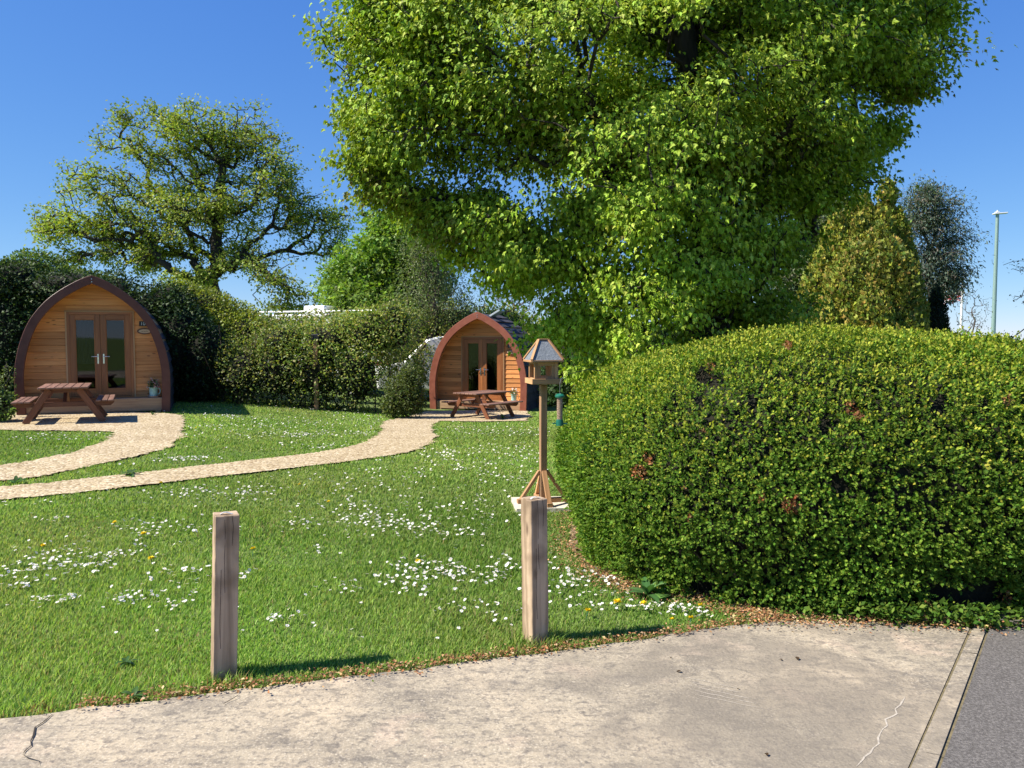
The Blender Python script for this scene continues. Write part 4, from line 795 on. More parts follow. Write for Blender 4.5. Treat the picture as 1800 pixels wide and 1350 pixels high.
p1 = yaw_pos(168.5, 729, 17.0); p2 = yaw_pos(839.5, 723, 22.0)
pod1 = make_pod('larger arched wooden pod at the left with brown arch darkened as in shade', p1, POD1_RZ, 1.475, 2.93, 4.0, .09, 1.29, 1.86, .31, M['fascia_shaded'], .168, .42, True, '10', False, .143)
pod2 = make_pod('smaller arched wooden pod in the middle with partly sunlit red-brown arch', p2, POD2_RZ, 1.40, 2.70, 2.3, .03, 1.2, 1.76, .25, M['fascia'], .18, .42, False, '12', True)
POD_FOOT = []
for (p, rz, W, D) in ((p1, POD1_RZ, 1.5, 4.0), (p2, POD2_RZ, 1.45, 2.3)):
    c, s = math.cos(rz), math.sin(rz); POD_FOOT.append([(p[0] + x * c - y * s, p[1] + x * s + y * c) for x, y in ((-W, 0), (W, 0), (W, D), (-W, D))])
def inframe(o, x, y, z):
    c, s = math.cos(o.rotation_euler.z), math.sin(o.rotation_euler.z); l = o.location; return (l.x + x * c - y * s, l.y + x * s + y * c, l.z + z)

# ------------------------------------------------------------------ flower pots on the decks
def lathe(mb, prof, c=(0, 0), k=20):
    V = []; n = len(prof)
    for r0, z in prof:
        for i in range(k): t = 2 * math.pi * i / k; V.append((c[0] + r0 * math.cos(t), c[1] + r0 * math.sin(t), z))
    Fs = [[j * k + i, j * k + (i + 1) % k, (j + 1) * k + (i + 1) % k, (j + 1) * k + i] for j in range(n - 1) for i in range(k)]; Fs.append(list(range(k))[::-1]); return mb.add(V, Fs)
def make_pot(label, loc, s, fl):
    root = empty('flower_pot', loc, 0, label=label, cat='flower pot', group='pale teal pots on the pod decks')
    m = MB(); lathe(m, [(.075, .03), (.08, .035), (.088, .2), (.10, .215), (.10, .225), (.09, .226), (.082, .2), (.07, .19)]); p_ = m.build('pot', M['teal'], root, 0, True)
    m = MB(); lathe(m, [(.10, 0), (.125, .035), (.12, .036), (.09, .012)]); m.build('saucer', M['terracotta'], root, 0, True)
    m = MB(); m.tube([(.095, 0, .19), (.14, 0, .19), (.15, 0, .13), (.13, 0, .08), (.09, 0, .07)], .009, 6); m.build('pot_handle', M['teal'], root)
    r = np.random.default_rng(int(s * 100)); n = 150; d = unit(r.normal(0, 1, (n, 3))); d[:, 2] = np.abs(d[:, 2]); p = d * np.array([.12, .12, .17]) * r.uniform(.3, 1, (n, 1)) + [0, 0, .21]
    link('leaves', leaves('leaves', p, unit(d + r.normal(0, .4, (n, 3))), unit(UP + r.normal(0, .5, (n, 3))), .055, palette(n, [(.10, .16, .07), (.2, .27, .14), (.06, .1, .04)], r=r), T_FOLD), M['leaf'], root)
    n = 26; d = unit(r.normal(0, 1, (n, 3))); d[:, 2] = np.abs(d[:, 2]); p = d * np.array([.13, .12, .19]) + [0, 0, .22]
    link('blossoms', leaves('blossoms', np.repeat(p, 4, 0) + r.normal(0, .008, (4 * n, 3)), unit(r.normal(0, 1, (4 * n, 3))), unit(np.repeat(d, 4, 0) + [0, -.6, 0]), .032, palette(4 * n, fl, r=r, var=.05), T_CLUMP), M['petal'], root)
    root.scale = (s, s, s); return root
make_pot('teal pot of pink and white flowers at the right end of the left pod deck', inframe(pod1, 1.12, .22, .312), 1.0, [(.75, .45, .4), (.8, .72, .65), (.6, .2, .2)])
make_pot('pale teal pot at the right end of the middle pod deck', inframe(pod2, .98, .20, .252), .88, [(.8, .8, .78), (.75, .7, .65)])

# ------------------------------------------------------------------ picnic tables
def make_table(label, loc, rz, s=1.0):
    root = empty('picnic_table', loc, rz, label=label, cat='picnic table', group='picnic tables in front of the pods')
    t = MB(); n = 6; w = .92 / n
    for i in range(n): t.box((-.46 + w * (i + .5), 0, .735), (w - .012, 1.62, .036))
    t.build('table_top', M['tabletop'], root, .006)
    for sd in (-1, 1):
        b = MB()
        for k in range(3): b.box((sd * (.60 + .115 * k + .04), 0, .455), (.102, 1.62, .036))
        b.build('bench_seat', M['tabletop'], root, .006)
    for y in (-.58, .58):
        for sd in (-1, 1):
            l = MB(); l.bar((sd * .27, y, .70), (sd * .715, y, .0), .045, .125, up=(sd * .7, 0, .445)); 
            l.build('leg', M['table'], root, .004)
        c = MB(); yo = y + (.048 if y < 0 else -.048); c.prism([(-.93, .435), (.93, .435), (.93, .40), (.86, .335), (-.86, .335), (-.93, .40)], 'y', yo - .022, yo + .022); c.build('seat_beam', M['table'], root, .003)
        c = MB(); c.prism([(-.43, .716), (.43, .716), (.43, .68), (.37, .63), (-.37, .63), (-.43, .68)], 'y', yo - .022, yo + .022); c.build('top_beam', M['table'], root, .003)
    c = MB()
    for y in (-1, 1): c.bar((0, y * .53, .37), (0, y * .06, .70), .07, .04, up=(0, .3, 1))
    c.build('brace', M['table'], root, .003); root.scale = (s, s, s); return root
q = G(104, 746); tb1 = make_table('dark stained picnic table on gravel in front of the larger left pod', (q[0] - .16, q[1] + .56, float(hz(q[0], q[1])) + .02), R(25), .90)
q = G(826, 738.5); q2 = G(846, 736)
tb2 = make_table('red-brown picnic table set diagonally in front of the smaller middle pod', (q2[0] + .02, q2[1] + .25, float(hz(q2[0], q2[1])) + .02), R(-38), .83)

# ------------------------------------------------------------------ timber posts
def make_post(label, px, py, h, w, rz, lean=(0, 0), seed=0):
    g = G(px, py); root = empty('timber_post', (g[0], g[1], float(hz(g[0], g[1]))), rz, label=label, cat='post', group='short timber posts at the lawn edge'); root.rotation_euler = (lean[0], lean[1], rz)
    r = np.random.default_rng(seed); m = MB(); nz = 26; V = []; k = 5
    for j in range(nz):
        z = -.15 + (h + .15) * j / (nz - 1)
        ring_ = []
        for sd in range(4):
            for i in range(k):
                t = i / k; x0_, y0_ = [(-1, -1), (1, -1), (1, 1), (-1, 1)][sd]; x1_, y1_ = [(1, -1), (1, 1), (-1, 1), (-1, -1)][sd]; ring_.append((x0_ + (x1_ - x0_) * t, y0_ + (y1_ - y0_) * t))
        for (x, y) in ring_:
            rad = w / 2 * (1 - .03 * (abs(x) > .98 and abs(y) > .98)); V.append((x * rad + .0006 * math.sin(z * 60 + x * 9), y * rad + .0006 * math.sin(z * 47 + x * 5), z))
    V = np.array(V); V += r.normal(0, .0005, V.shape); L = 4 * k; Fs = [[j * L + i, j * L + (i + 1) % L, (j + 1) * L + (i + 1) % L, (j + 1) * L + i] for j in range(nz - 1) for i in range(L)]; V[-L:, 2] += r.normal(0, .001, L)
    Fs.append([(nz - 1) * L + i for i in range(L)]); gcv = np.stack([V[:, 2], V[:, 0], V[:, 1]], 1); m.add(V, Fs, gcv, .55); m.build('timber', M['post'], root, .003)
    cr = MB(); crk = [((-.012, h), (-.008, h - .08), (-.010, h - .2), (-.006, h - .36)), ((.018, h), (.024, h - .05), (.02, h - .14)), ((-.022, h - .25), (-.024, h - .5), (-.02, h - .62))]
    for c in crk:
        for a, b in zip(c[:-1], c[1:]): cr.bar((a[0] * w / .1, -w / 2 - .0002, a[1]), (b[0] * w / .1, -w / 2 - .0002, b[1]), .0016, .0012, up=(0, -1, 0), rnd=0)
    cr.build('drying_crack', plain('crack_dark', (.03, .022, .016), 1), root)
    tg = MB(); pts = [(-.028, -.012, h + .001), (-.014, -.014, h + .009), (0, -.016, h + .010), (.014, -.018, h + .005), (.026, -.02, h + .002)]
    for a, b in zip(pts[:-1], pts[1:]): tg.bar(a, b, .016, .002)
    tg.build('metal_tag', M['tagm'], root); return root
postL = make_post('left timber post, darker front face, at the edge of the lawn', 393, 1189, .775, .110, R(26), (0, R(2.0)), 3)
postR = make_post('right timber post with wide pale left side, in front of the bird table', 941.5, 1129, .765, .104, R(31), (0, R(-.9)), 4)

# ------------------------------------------------------------------ bird table on slab, feeder
g = G(955, 893); bx, by = g[0], g[1]; bz = 0.0
slb = flat('paving_slab', [(bx + x * math.cos(.1) - y * math.sin(.1), by + x * math.sin(.1) + y * math.cos(.1)) for x, y in ((-.27, -.20), (.30, -.20), (.30, .34), (-.27, .34))], .04, M['stone'], .05); tag(slb, 'square pale paving slab under the bird table', 'paving slab')
BZ = .041; bt_ = empty('bird_table', (bx, by + .07, BZ), R(13), label='wooden bird table with slate-grey hipped roof on a tall square pole', cat='bird table')
m = MB(); m.box((0, 0, .56), (.062, .062, 1.10)); m.build('pole', M['birdpole'], bt_, .004)
for a in range(2):
    m = MB(); rot = np.array(Matrix.Rotation(R(90 * a), 3, 'Z')); m.box((0, 0, .02 + .001 * a), (.50 - .001 * a, .055, .04), rot); m.build('foot', M['bird'], bt_, .003)
for a in range(4):
    t = R(90 * a); m = MB(); m.bar((math.cos(t) * .035, math.sin(t) * .035, .30), (math.cos(t) * .215, math.sin(t) * .215, .035), .045, .028, up=(math.cos(t), math.sin(t), .5)); m.build('brace', M['bird'], bt_, .002)
zt = 1.13; m = MB(); m.box((0, 0, zt), (.27, .27, .012)); m.build('tray', M['bird'], bt_)
m = MB()
for sx_, sy_ in ((0, -1), (0, 1)): m.box((0, sy_ * .137, zt + .018), (.286, .014, .05))
for sx_ in (-1, 1): m.box((sx_ * .137, 0, zt + .018), (.014, .256, .0495))
m.build('tray_rim', M['bird'], bt_, .002)
m = MB()
for sx_ in (-1, 1):
    for sy_ in (-1, 1): m.box((sx_ * .098, sy_ * .098, zt + .11), (.030, .030, .205))
for sy_ in (-1, 1):
    m.box((0, sy_ * .098, zt + .186), (.165, .028, .05)); m.box((0, sy_ * .098, zt + .036), (.165, .02, .055)); m.box((-.068, sy_ * .099, zt + .11), (.03, .018, .1)); m.box((.068, sy_ * .099, zt + .11), (.03, .018, .1)); m.box((sy_ * .098, 0, zt + .195), (.028, .165, .035)); m.box((sy_ * .098, 0, zt + .026), (.02, .165, .04))
m.build('house_frame', M['bird'], bt_, .002)
zr = zt + .213; e_, rx_, rh = .150, .046, .185; V = [(-e_, -e_, zr), (e_, -e_, zr), (e_, e_, zr), (-e_, e_, zr), (-rx_, 0, zr + rh), (rx_, 0, zr + rh)]
m = MB(); m.add(V, [[0, 1, 5, 4], [1, 2, 5], [2, 3, 4, 5], [3, 0, 4], [3, 2, 1, 0]]); m.build('roof', M['slate'], bt_)
m = MB(); up_ = lambda p: (p[0] * 1.01, p[1] * 1.01, p[2] + .006)
for a, b in ((0, 4), (1, 5), (2, 5), (3, 4), (4, 5)): m.bar(up_(V[a]), up_(V[b]), .024, .014)
for a, b in ((0, 1), (1, 2), (2, 3), (3, 0)): m.bar((V[a][0], V[a][1], zr - .008), (V[b][0], V[b][1], zr - .008), .016, .02)
m.build('roof_trim', M['bird'], bt_, .002)
fdp = P(984, 718, 5.6); fd = empty('bird_feeder', (fdp[0], fdp[1], fdp[2] - .12), 0, label='hanging seed feeder with dark green cap and base beside the clipped bush', cat='bird feeder')
m = MB(); lathe(m, [(.027, .045), (.027, .27)], k=16); m.build('seed_tube', M['seed'], fd)
m = MB(); lathe(m, [(.03, .265), (.045, .27), (.045, .285), (.03, .3), (.0, .305)], k=16); m.build('cap', M['greenp'], fd, 0, True)
m = MB(); lathe(m, [(.03, -.0), (.036, .0), (.036, .035), (.03, .06), (.02, .062)], k=16); m.box((.045, 0, .02), (.05, .03, .01)); m.box((-.045, 0, .02), (.05, .03, .01)); m.build('base', M['greenp'], fd, 0, True)
m = MB(); m.tube([(0, 0, .30), (0, 0, .40), (.01, 0, .44), (.03, 0, .46), (.04, .0, .44)], .002, 5); m.build('hook', M['metal'], fd); fd.scale = (.74, .74, .74)
hk = empty('feeder_pole', (fdp[0] + .04, fdp[1] + .02, 0), 0, label='thin dark metal crook holding the hanging seed feeder', cat='hook')
m = MB(); zz = fdp[2] - .12 + .44 * .74; m.tube([(.42, .5, -.1), (.42, .5, zz - .1), (.36, .42, zz + .03), (.18, .2, zz + .06), (.01, -.0, zz + .03), (-.01, -.02, zz)], .0028, 6); m.build('crook', M['black'], hk)

# ------------------------------------------------------------------ white vehicles behind the hedgerow
def wheel(root, x, y, z, r):
    w = MB(); w.cyl((x, y - .1, z), (x, y + .1, z), r, k=24); t = w.build('wheel', M['tyre'], root, .015); w = MB(); w.cyl((x, y - .115, z), (x, y - .09, z), r * .58, k=18); w.build('rim', M['metal'], t)
mx, my = P(585, 600, 27)[:2]; mh = empty('motorhome', (mx, my, float(hz(mx, my))), R(-22), label='long white motorhome with roof box seen through the hedgerow', cat='motorhome')
m = MB(); m.prism([(-2.9, .45), (2.9, .45), (2.9, 1.3), (2.75, 1.5), (2.3, 2.05), (2.6, 2.2), (2.55, 2.62), (1.6, 2.8), (-2.75, 2.8), (-2.9, 2.6)], 'y', -1.1, 1.1); m.build('body', M['white'], mh, .05)
for q in ((-1.6, 1.3), (.6, 1.0)): m = MB(); m.box((q[0], -1.112, 1.75), (q[1], .02, .55)); m.build('window', M['darkglass'], mh, .01)
m = MB(); m.box((0, -1.11, 1.05), (5.6, .012, .12)); m.build('stripe', M['brown'], mh)
m = MB(); m.box((-.45, 0, 2.98), (.9, .8, .32)); m.build('roof_box', M['white'], mh, .06)
m = MB(); m.tube([(-2.8, -.95, 2.82), (-2.8, -.95, 2.9), (2.4, -.95, 2.9), (2.4, -.95, 2.82)], .03); m.build('roof_rail', M['white'], mh)
for x in (-1.9, 1.9): wheel(mh, x, -.98, .33, .33)
mh.scale = (1, 1, .89)
cx_, cy_ = P(745, 650, 25.5)[:2]; cv = empty('campervan', (cx_ + .35, cy_, float(hz(cx_, cy_))), R(6), label='white van with sloping blue-tinted windscreen beside the middle pod', cat='van')
m = MB(); m.prism([(-1.75, .35), (2.4, .35), (2.4, 1.85), (2.2, 2.0), (.1, 2.0), (-.25, 1.9), (-.95, 1.25), (-1.6, 1.08), (-1.8, .85)], 'y', -.95, .95); m.build('body', M['white'], cv, .05)
bgl = plain('blue_glass', (.12, .16, .22), .1); m = MB(); m.prism([(-.22, 1.86), (-.9, 1.24), (-.93, 1.255), (-.25, 1.90)], 'y', -.8, .8); m.build('windscreen', bgl, cv)
for q in ((.55, .8), (1.7, 1.0)): m = MB(); m.box((q[0], -.955, 1.5), (q[1], .02, .45)); m.build('window', bgl, cv)
for x in (-1.1, 1.6): wheel(cv, x, -.86, .33, .33)
for q in (-.6, .6): m = MB(); m.box((-1.72, q, .85), (.12, .3, .16)); m.build('headlight', M['vent'], cv, .02)
# posts in the hedgerow, chimneys
g = (P(555, 600, 20.2)); m = MB(); fp = empty('wooden_post', tuple(gz(g, 0)), 0, label='dark wooden post standing in the hedgerow between the pods', cat='post')
m.box((0, 0, .85), (.11, .11, 1.9)); m.build('timber', M['birdpole'], fp, .01); m = MB(); m.box((0, 0, 1.83), (.2, .16, .16)); m.build('post_cap', M['black'], fp, .02)
# row of houses beyond: only chimneys show above the hedge
hsx, hsy = P(850, 560, 60)[:2]; hs_ = empty('house', (hsx, hsy, float(hz(hsx, hsy))), R(2), label='far house behind the bramble hedge with two brick chimneys showing', cat='house')
zt_ = EYE - hs_.location.z + (592 - 572) / F * 60
m = MB(); m.box((0, 2, (zt_ - 1.2) / 2), (6.5, 6, zt_ - 1.2)); m.build('wall', M['brick'], hs_)
m = MB(); m.prism([(-1.1, zt_ - 1.25), (5.1, zt_ - 1.25), (2, zt_)], 'x', -3.4, 3.4); rf = m.build('roof', M['shingle'], hs_)
for px_ in (803, 893):
    xx = (px_ - 850) / F * 60; m = MB(); m.box((xx, 1.7, zt_ + .05), (.62, .55, 1.5)); m.cyl((xx, 1.7, zt_ + .8), (xx, 1.7, zt_ + 1.15), .13); m.build('chimney', M['brick'], hs_)
# ------------------------------------------------------------------ lamp post and flag
lp_ = P(1749, 500, 52); lz = float(hz(lp_[0], lp_[1])); top = P(1752, 377, 52)[2] - lz; lr = empty('lamp_post', (lp_[0], lp_[1], lz), 0, label='tall pale green street lamp post against the sky at the right', cat='lamp post')
m = MB(); m.cyl((0, 0, 0), (0, 0, top), .15, .10, 14); m.cyl((0, 0, 0), (0, 0, 1.3), .2, .2, 14); m.build('pole', M['lamp'], lr, 0, True)
m = MB(); m.bar((-.28, 0, top + .03), (.62, 0, top + .10), .3, .09); m.box((-.02, 0, top + .1), (.24, .24, .16)); m.build('lamp_head', M['lampgrey'], lr, .03)
m = MB(); m.cyl((.0, 0, top + .16), (0, 0, top + .27), .06, .05); m.build('light_sensor', M['lampgrey'], lr)
fp_ = P(1690, 560, 45); fz = float(hz(fp_[0], fp_[1])); ft = P(1694, 503, 45)[2] - fz; fl = empty('flagpole', (fp_[0], fp_[1], fz), 0, label='white flagpole flying a red, white and blue flag beyond the bush', cat='flagpole')
m = MB(); m.cyl((0, 0, 0), (0, 0, ft), .09, .06, 12); m.cyl((0, 0, ft), (0, 0, ft + .1), .09, .03, 12); m.build('pole', M['flagwhite'], fl, 0, True)
FW, FH = .98, .56; nu, nv = 90, 46; V = []; faces = {0: [], 1: [], 2: []}; zt2 = ft - .28
def flagcol(u, v):
    x, y = u * 2 - 1, v * 2 - 1
    if abs(x) < .10 or abs(y) < .2: return 0
    if abs(x) < .17 or abs(y) < .33: return 1
    d = min(abs(y - x), abs(y + x))
    return 0 if d < .09 else (1 if d < .26 else 2)
for j in range(nv + 1):
    for i in range(nu + 1):
        u, v = i / nu, j / nv; V.append((-.08 - u * FW * .95, .10 * math.sin(u * 7 + v) * u, zt2 - (1 - v) * FH - .22 * u + .035 * math.sin(u * 9 + v * 2)))
for j in range(nv):
    for i in range(nu): faces[flagcol((i + .5) / nu, (j + .5) / nv)].append([j * (nu + 1) + i, j * (nu + 1) + i + 1, (j + 1) * (nu + 1) + i + 1, (j + 1) * (nu + 1) + i])
me = bpy.data.meshes.new('flag'); allf = faces[0] + faces[1] + faces[2]; me.from_pydata(V, [], allf); fo = link('flag', me, None, fl)
for mm in (M['red'], M['flagwhite'], M['blue']): me.materials.append(mm)
me.polygons.foreach_set('material_index', np.array([0] * len(faces[0]) + [1] * len(faces[1]) + [2] * len(faces[2]), np.int32))
sd_ = fo.modifiers.new('th', 'SOLIDIFY'); sd_.thickness = .006

# ------------------------------------------------------------------ grass, daisies, dandelions, litter
SLABP = [(v.co.x, v.co.y) for v in slb.data.vertices][:4]
APR = [tuple(p) for p in apron]
JOINT = [(kL[0][0] - .03, kL[0][1]), (kR[0][0] + .03, kR[0][1]), (kRb[0] + .03, kRb[1]), (kLb[0] - .03, kLb[1])]
def lawn_mask(x, y, soil=True):
    m = ~inpoly(x, y, APR) & ~inpoly(x, y, kerb_poly) & ~inpoly(x, y, asph) & ~inpoly(x, y, JOINT) & ~inpoly(x, y, PATH_A) & ~inpoly(x, y, PATH_B)
    for f in POD_FOOT: m &= ~inpoly(x, y, f)
    m &= ((np.abs((x - BC[0]) / (BA * .93)) ** 3 + np.abs((y - BC[1]) / (BB * .93)) ** 3) > 1)
    m &= ~((np.abs(x - bx) < .3) & (y > by - .22) & (y < by + .36))
    return m
def grass():
    r = np.random.default_rng(12); xs = []; ys = []
    for y0, y1, dens in ((2.9, 4.2, 15000), (4.2, 5.5, 9500), (5.5, 7.5, 5200), (7.5, 10, 2700), (10, 13.5, 1400), (13.5, 17, 800), (17, 21.5, 520)):
        w0 = -y1 * .67 - .4; w1 = min(y1 * .30 + .3, 4.5) if y0 > 8 else min(y1 * .62 + .3, 3.2); n = int(dens * (w1 - w0) * (y1 - y0)); xs.append(r.uniform(w0, w1, n)); ys.append(r.uniform(y0, y1, n))
    x = np.concatenate(xs); y = np.concatenate(ys); p3 = np.stack([x, y, 0 * x], 1); m = lawn_mask(x + r.normal(0, .035, len(x)), y + r.normal(0, .03, len(x))); m &= lawn_mask(x, y) | (y > 6)
    insoil = inpoly(x, y, SOIL); m &= ~insoil | (r.uniform(0, 1, len(x)) < .12)
    tuft = vnoise(p3, 3.5, 5); m &= r.uniform(0, 1, len(x)) < .82 + .15 * tuft
    x, y, p3 = x[m], y[m], p3[m]; n = len(x); lod = np.clip(y / 4.2, .85, 5); h = r.uniform(.014, .034, n) * (1 + .28 * vnoise(p3, 2.5, 6)) * (1 + .05 * lod); w = .0030 * lod ** .95
    # taller tufts round the post feet
    for q in (postL, postR):
        dd = np.hypot(x - q.location.x, y - q.location.y); h = np.where((dd < .16) & (r.uniform(0, 1, n) < .35), h * 2.0, h)
    # tufts
    a = r.uniform(0, 2 * np.pi, n); lean = r.uniform(.2, 1.0, n) * h; la = r.normal(.6, 1.3, n); z = hz(x, y)
    bx_, by_ = np.cos(a) * w, np.sin(a) * w; lx, ly = np.cos(la) * lean, np.sin(la) * lean
    V = np.zeros((n, 5, 3)); V[:, 0] = np.stack([x - bx_, y - by_, z - .003], 1); V[:, 1] = np.stack([x + bx_, y + by_, z - .003], 1)
    V[:, 2] = np.stack([x + bx_ * .8 + lx * .4, y + by_ * .8 + ly * .4, z + h * .6], 1); V[:, 3] = np.stack([x - bx_ * .8 + lx * .4, y - by_ * .8 + ly * .4, z + h * .6], 1); V[:, 4] = np.stack([x + lx, y + ly, z + h], 1)
    off = (np.arange(n) * 5)[:, None]; c = palette(n, [(.225, .36, .065), (.30, .43, .09), (.16, .285, .05), (.40, .47, .15)], [.38, .3, .2, .12], .16, r)
    pn = vnoise(p3, .9, 7); c *= (1 + .20 * pn)[:, None] * np.stack([1 + .09 * vnoise(p3, 1.3, 18), np.ones(n), 1 + .1 * vnoise(p3, 1.3, 18)], 1); c = blend(c, [(.26, .24, .09), (.32, .28, .13)], .03 + .10 * (vnoise(p3, 1.7, 8) > .75), r)
    # dry fringe next to the concrete
    ep = np.array([tuple(q) for q in edge_rs]); de = np.full(n, 9.); near = y < 5.2
    de[near] = np.min(np.hypot(x[near][:, None] - ep[None, ::2, 0], y[near][:, None] - ep[None, ::2, 1]), 1)
    c = blend(c, [(.34, .24, .10), (.30, .16, .07), (.22, .20, .06)], np.clip(.75 - de * 6, 0, .6), r)
    return npmesh('grass', V.reshape(-1, 3), [off + np.array([[0, 1, 2, 3]]), off + np.array([[3, 2, 4]])], np.repeat(np.clip(c, .004, .9), 5, 0))
tag(link('grass', grass(), M['grass']), 'short mown green lawn grass in front of and between the pods', 'grass', kind='stuff')
def litter():
    r = np.random.default_rng(14); ep = np.array([tuple(q) for q in edge_rs[10:]]); n = 2600; i = r.integers(0, len(ep) - 1, n); p = ep[i] + r.normal(0, .035, (n, 2)); p[:, 1] += .02
    n2 = 7000; so2 = np.array(SOIL[:11]); q = so2[r.integers(0, 10, n2)]; nxt = so2[np.minimum(r.integers(1, 11, n2), 10)]
    j = r.integers(0, 10, n2); tt = r.uniform(0, 1, (n2, 1)); q = so2[j] * (1 - tt) + so2[j + 1] * tt + r.normal(0, .09, (n2, 2)); q[:, 1] += .05
    p = np.concatenate([p, q]); n = len(p); P3 = np.stack([p[:, 0], p[:, 1], np.full(n, .022) + r.uniform(0, .012, n)], 1)
    c = palette(n, [(.34, .16, .07), (.42, .27, .13), (.22, .10, .05), (.50, .36, .2), (.12, .17, .04)], [.3, .25, .2, .1, .15], .2, r)
    return leaves('leaf_litter', P3, unit(r.normal(0, 1, (n, 3)) * [1, 1, .25]), unit(UP + r.normal(0, .45, (n, 3))), r.uniform(.008, .024, n), c, T_FOLD)
tag(link('leaf_litter', litter(), M['litter']), 'brown dry litter along the edge of the concrete and under the bush', 'litter', kind='stuff')
# daisies: image-like clusters laid on the ground
DC = [(70, 985, 60, 14, 34), (180, 985, 60, 14, 34), (120, 1005, 70, 14, 40), (60, 1010, 40, 12, 16), (30, 1040, 25, 8, 18), (75, 1065, 26, 8, 16), (120, 1062, 12, 5, 14), (225, 1062, 30, 8, 32), (150, 1000, 50, 14, 26), (320, 1015, 40, 10, 24), (340, 1050, 8, 4, 6), (310, 1075, 14, 6, 12), (280, 1045, 40, 12, 10), (430, 1020, 10, 8, 9), (495, 1098, 30, 8, 18), (350, 935, 50, 12, 24), (270, 940, 30, 10, 18), (90, 920, 22, 5, 10), (230, 935, 40, 14, 14),
      (440, 870, 34, 8, 40), (330, 870, 60, 9, 30), (400, 880, 80, 9, 30), (520, 930, 30, 8, 22), (640, 915, 40, 10, 40), (660, 930, 50, 14, 34), (700, 935, 40, 10, 26), (620, 895, 30, 6, 14), (580, 880, 50, 12, 14), (760, 925, 40, 14, 34), (800, 945, 40, 14, 22), (850, 920, 25, 14, 16), (560, 980, 20, 6, 7), (600, 1045, 40, 12, 14), (690, 1030, 30, 8, 20), (770, 1010, 60, 12, 60), (830, 1020, 50, 12, 44), (740, 1045, 40, 10, 18), (880, 1000, 20, 16, 16), (800, 1075, 50, 12, 12), (870, 1080, 20, 12, 8), (720, 1000, 30, 8, 18),
      (1000, 1015, 25, 6, 16), (1010, 1035, 20, 8, 16), (980, 1045, 24, 12, 12), (1060, 1030, 30, 10, 14), (1075, 1055, 30, 8, 12), (1130, 1075, 40, 5, 24), (1190, 1080, 30, 7, 34), (1235, 1090, 14, 6, 10), (1060, 1078, 40, 6, 10), (960, 1080, 20, 8, 6), (960, 990, 10, 24, 8), (1280, 1062, 16, 3, 4),
      (740, 900, 60, 12, 20), (880, 880, 40, 10, 14), (820, 895, 50, 10, 16), (560, 855, 120, 10, 24), (800, 820, 80, 14, 60), (870, 830, 60, 16, 40), (640, 835, 60, 8, 20), (840, 800, 80, 12, 60), (900, 790, 40, 14, 40), (780, 800, 30, 10, 24), (870, 765, 60, 8, 70), (820, 755, 50, 5, 40), (920, 760, 26, 8, 30), (880, 850, 60, 8, 20), (340, 810, 34, 3, 40), (320, 812, 30, 3, 20), (570, 790, 30, 5, 40), (520, 785, 20, 6, 14), (470, 770, 60, 5, 50), (530, 768, 40, 4, 40), (600, 765, 50, 4, 50), (640, 765, 20, 4, 24), (400, 735, 26, 2, 50), (460, 740, 40, 3, 30), (350, 755, 24, 4, 26), (500, 750, 70, 6, 50), (430, 755, 60, 8, 40), (620, 735, 50, 5, 40), (580, 725, 50, 3, 20), (550, 745, 60, 4, 34), (650, 750, 20, 6, 20), (100, 775, 60, 5, 30), (30, 780, 30, 6, 14), (160, 770, 30, 3, 20), (60, 890, 60, 8, 8), (700, 860, 60, 12, 20), (930, 820, 16, 20, 20), (500, 720, 90, 2, 16)]
def daisies():
    r = np.random.default_rng(15); out = []
    for (px, py, sx2, sy2, n) in DC:
        c = G(px, py); kx = c[1] / F; ky = c[1] ** 2 / (F * 1.6)
        q = r.normal(0, 1, (int(n * 1.15), 2)) * [sx2 * kx * .8, sy2 * ky * .8] + c[:2]; out.append(q)
    for _ in range(500): 
        yy = r.uniform(4, 19); out.append(np.array([[r.uniform(-.62 * yy, .1 * yy + .5), yy]]))
    p = np.concatenate(out); return p[lawn_mask(p[:, 0], p[:, 1])]
dp = daisies(); dp = dp[np.argsort(dp[:, 1])]
def daisy_arrays(r, s=1.0):
    """one daisy head: ring of petals, raised centre, short stem (local coords, head at z=0)"""
    k = 11; V = []; Fs = []; C_ = []
    for i in range(k):
        t = 2 * np.pi * i / k + r.normal(0, .06); L = .0125 * r.uniform(.85, 1.1); dz = r.uniform(-.001, .0025); a = .0032; ct, st_ = math.cos(t), math.sin(t); b = len(V)
        V += [(ct * .002 - st_ * a * .6, st_ * .002 + ct * a * .6, 0), (ct * .002 + st_ * a * .6, st_ * .002 - ct * a * .6, 0), (ct * L * .8 + st_ * a, st_ * L * .8 - ct * a, dz), (ct * L, st_ * L, dz + .0005), (ct * L * .8 - st_ * a, st_ * L * .8 + ct * a, dz)]; Fs.append([b, b + 1, b + 2, b + 3, b + 4]); C_ += [(.86, .85, .82)] * 5
    b = len(V); m_ = 7
    for i in range(m_): t = 2 * np.pi * i / m_; V.append((.0038 * math.cos(t), .0038 * math.sin(t), .0012)); C_.append((.7, .42, .03))
    V.append((0, 0, .0028)); C_.append((.75, .5, .04))
    for i in range(m_): Fs.append([b + i, b + (i + 1) % m_, b + m_])
    b = len(V); V += [(.0008, 0, 0), (-.0008, 0, 0), (-.0008, 0, -.04), (.0008, 0, -.04)]; Fs.append([b, b + 1, b + 2, b + 3]); C_ += [(.1, .2, .03)] * 4
    return np.array(V) * [s, s, 1], Fs, np.array(C_)
rd = np.random.default_rng(16); variants = []
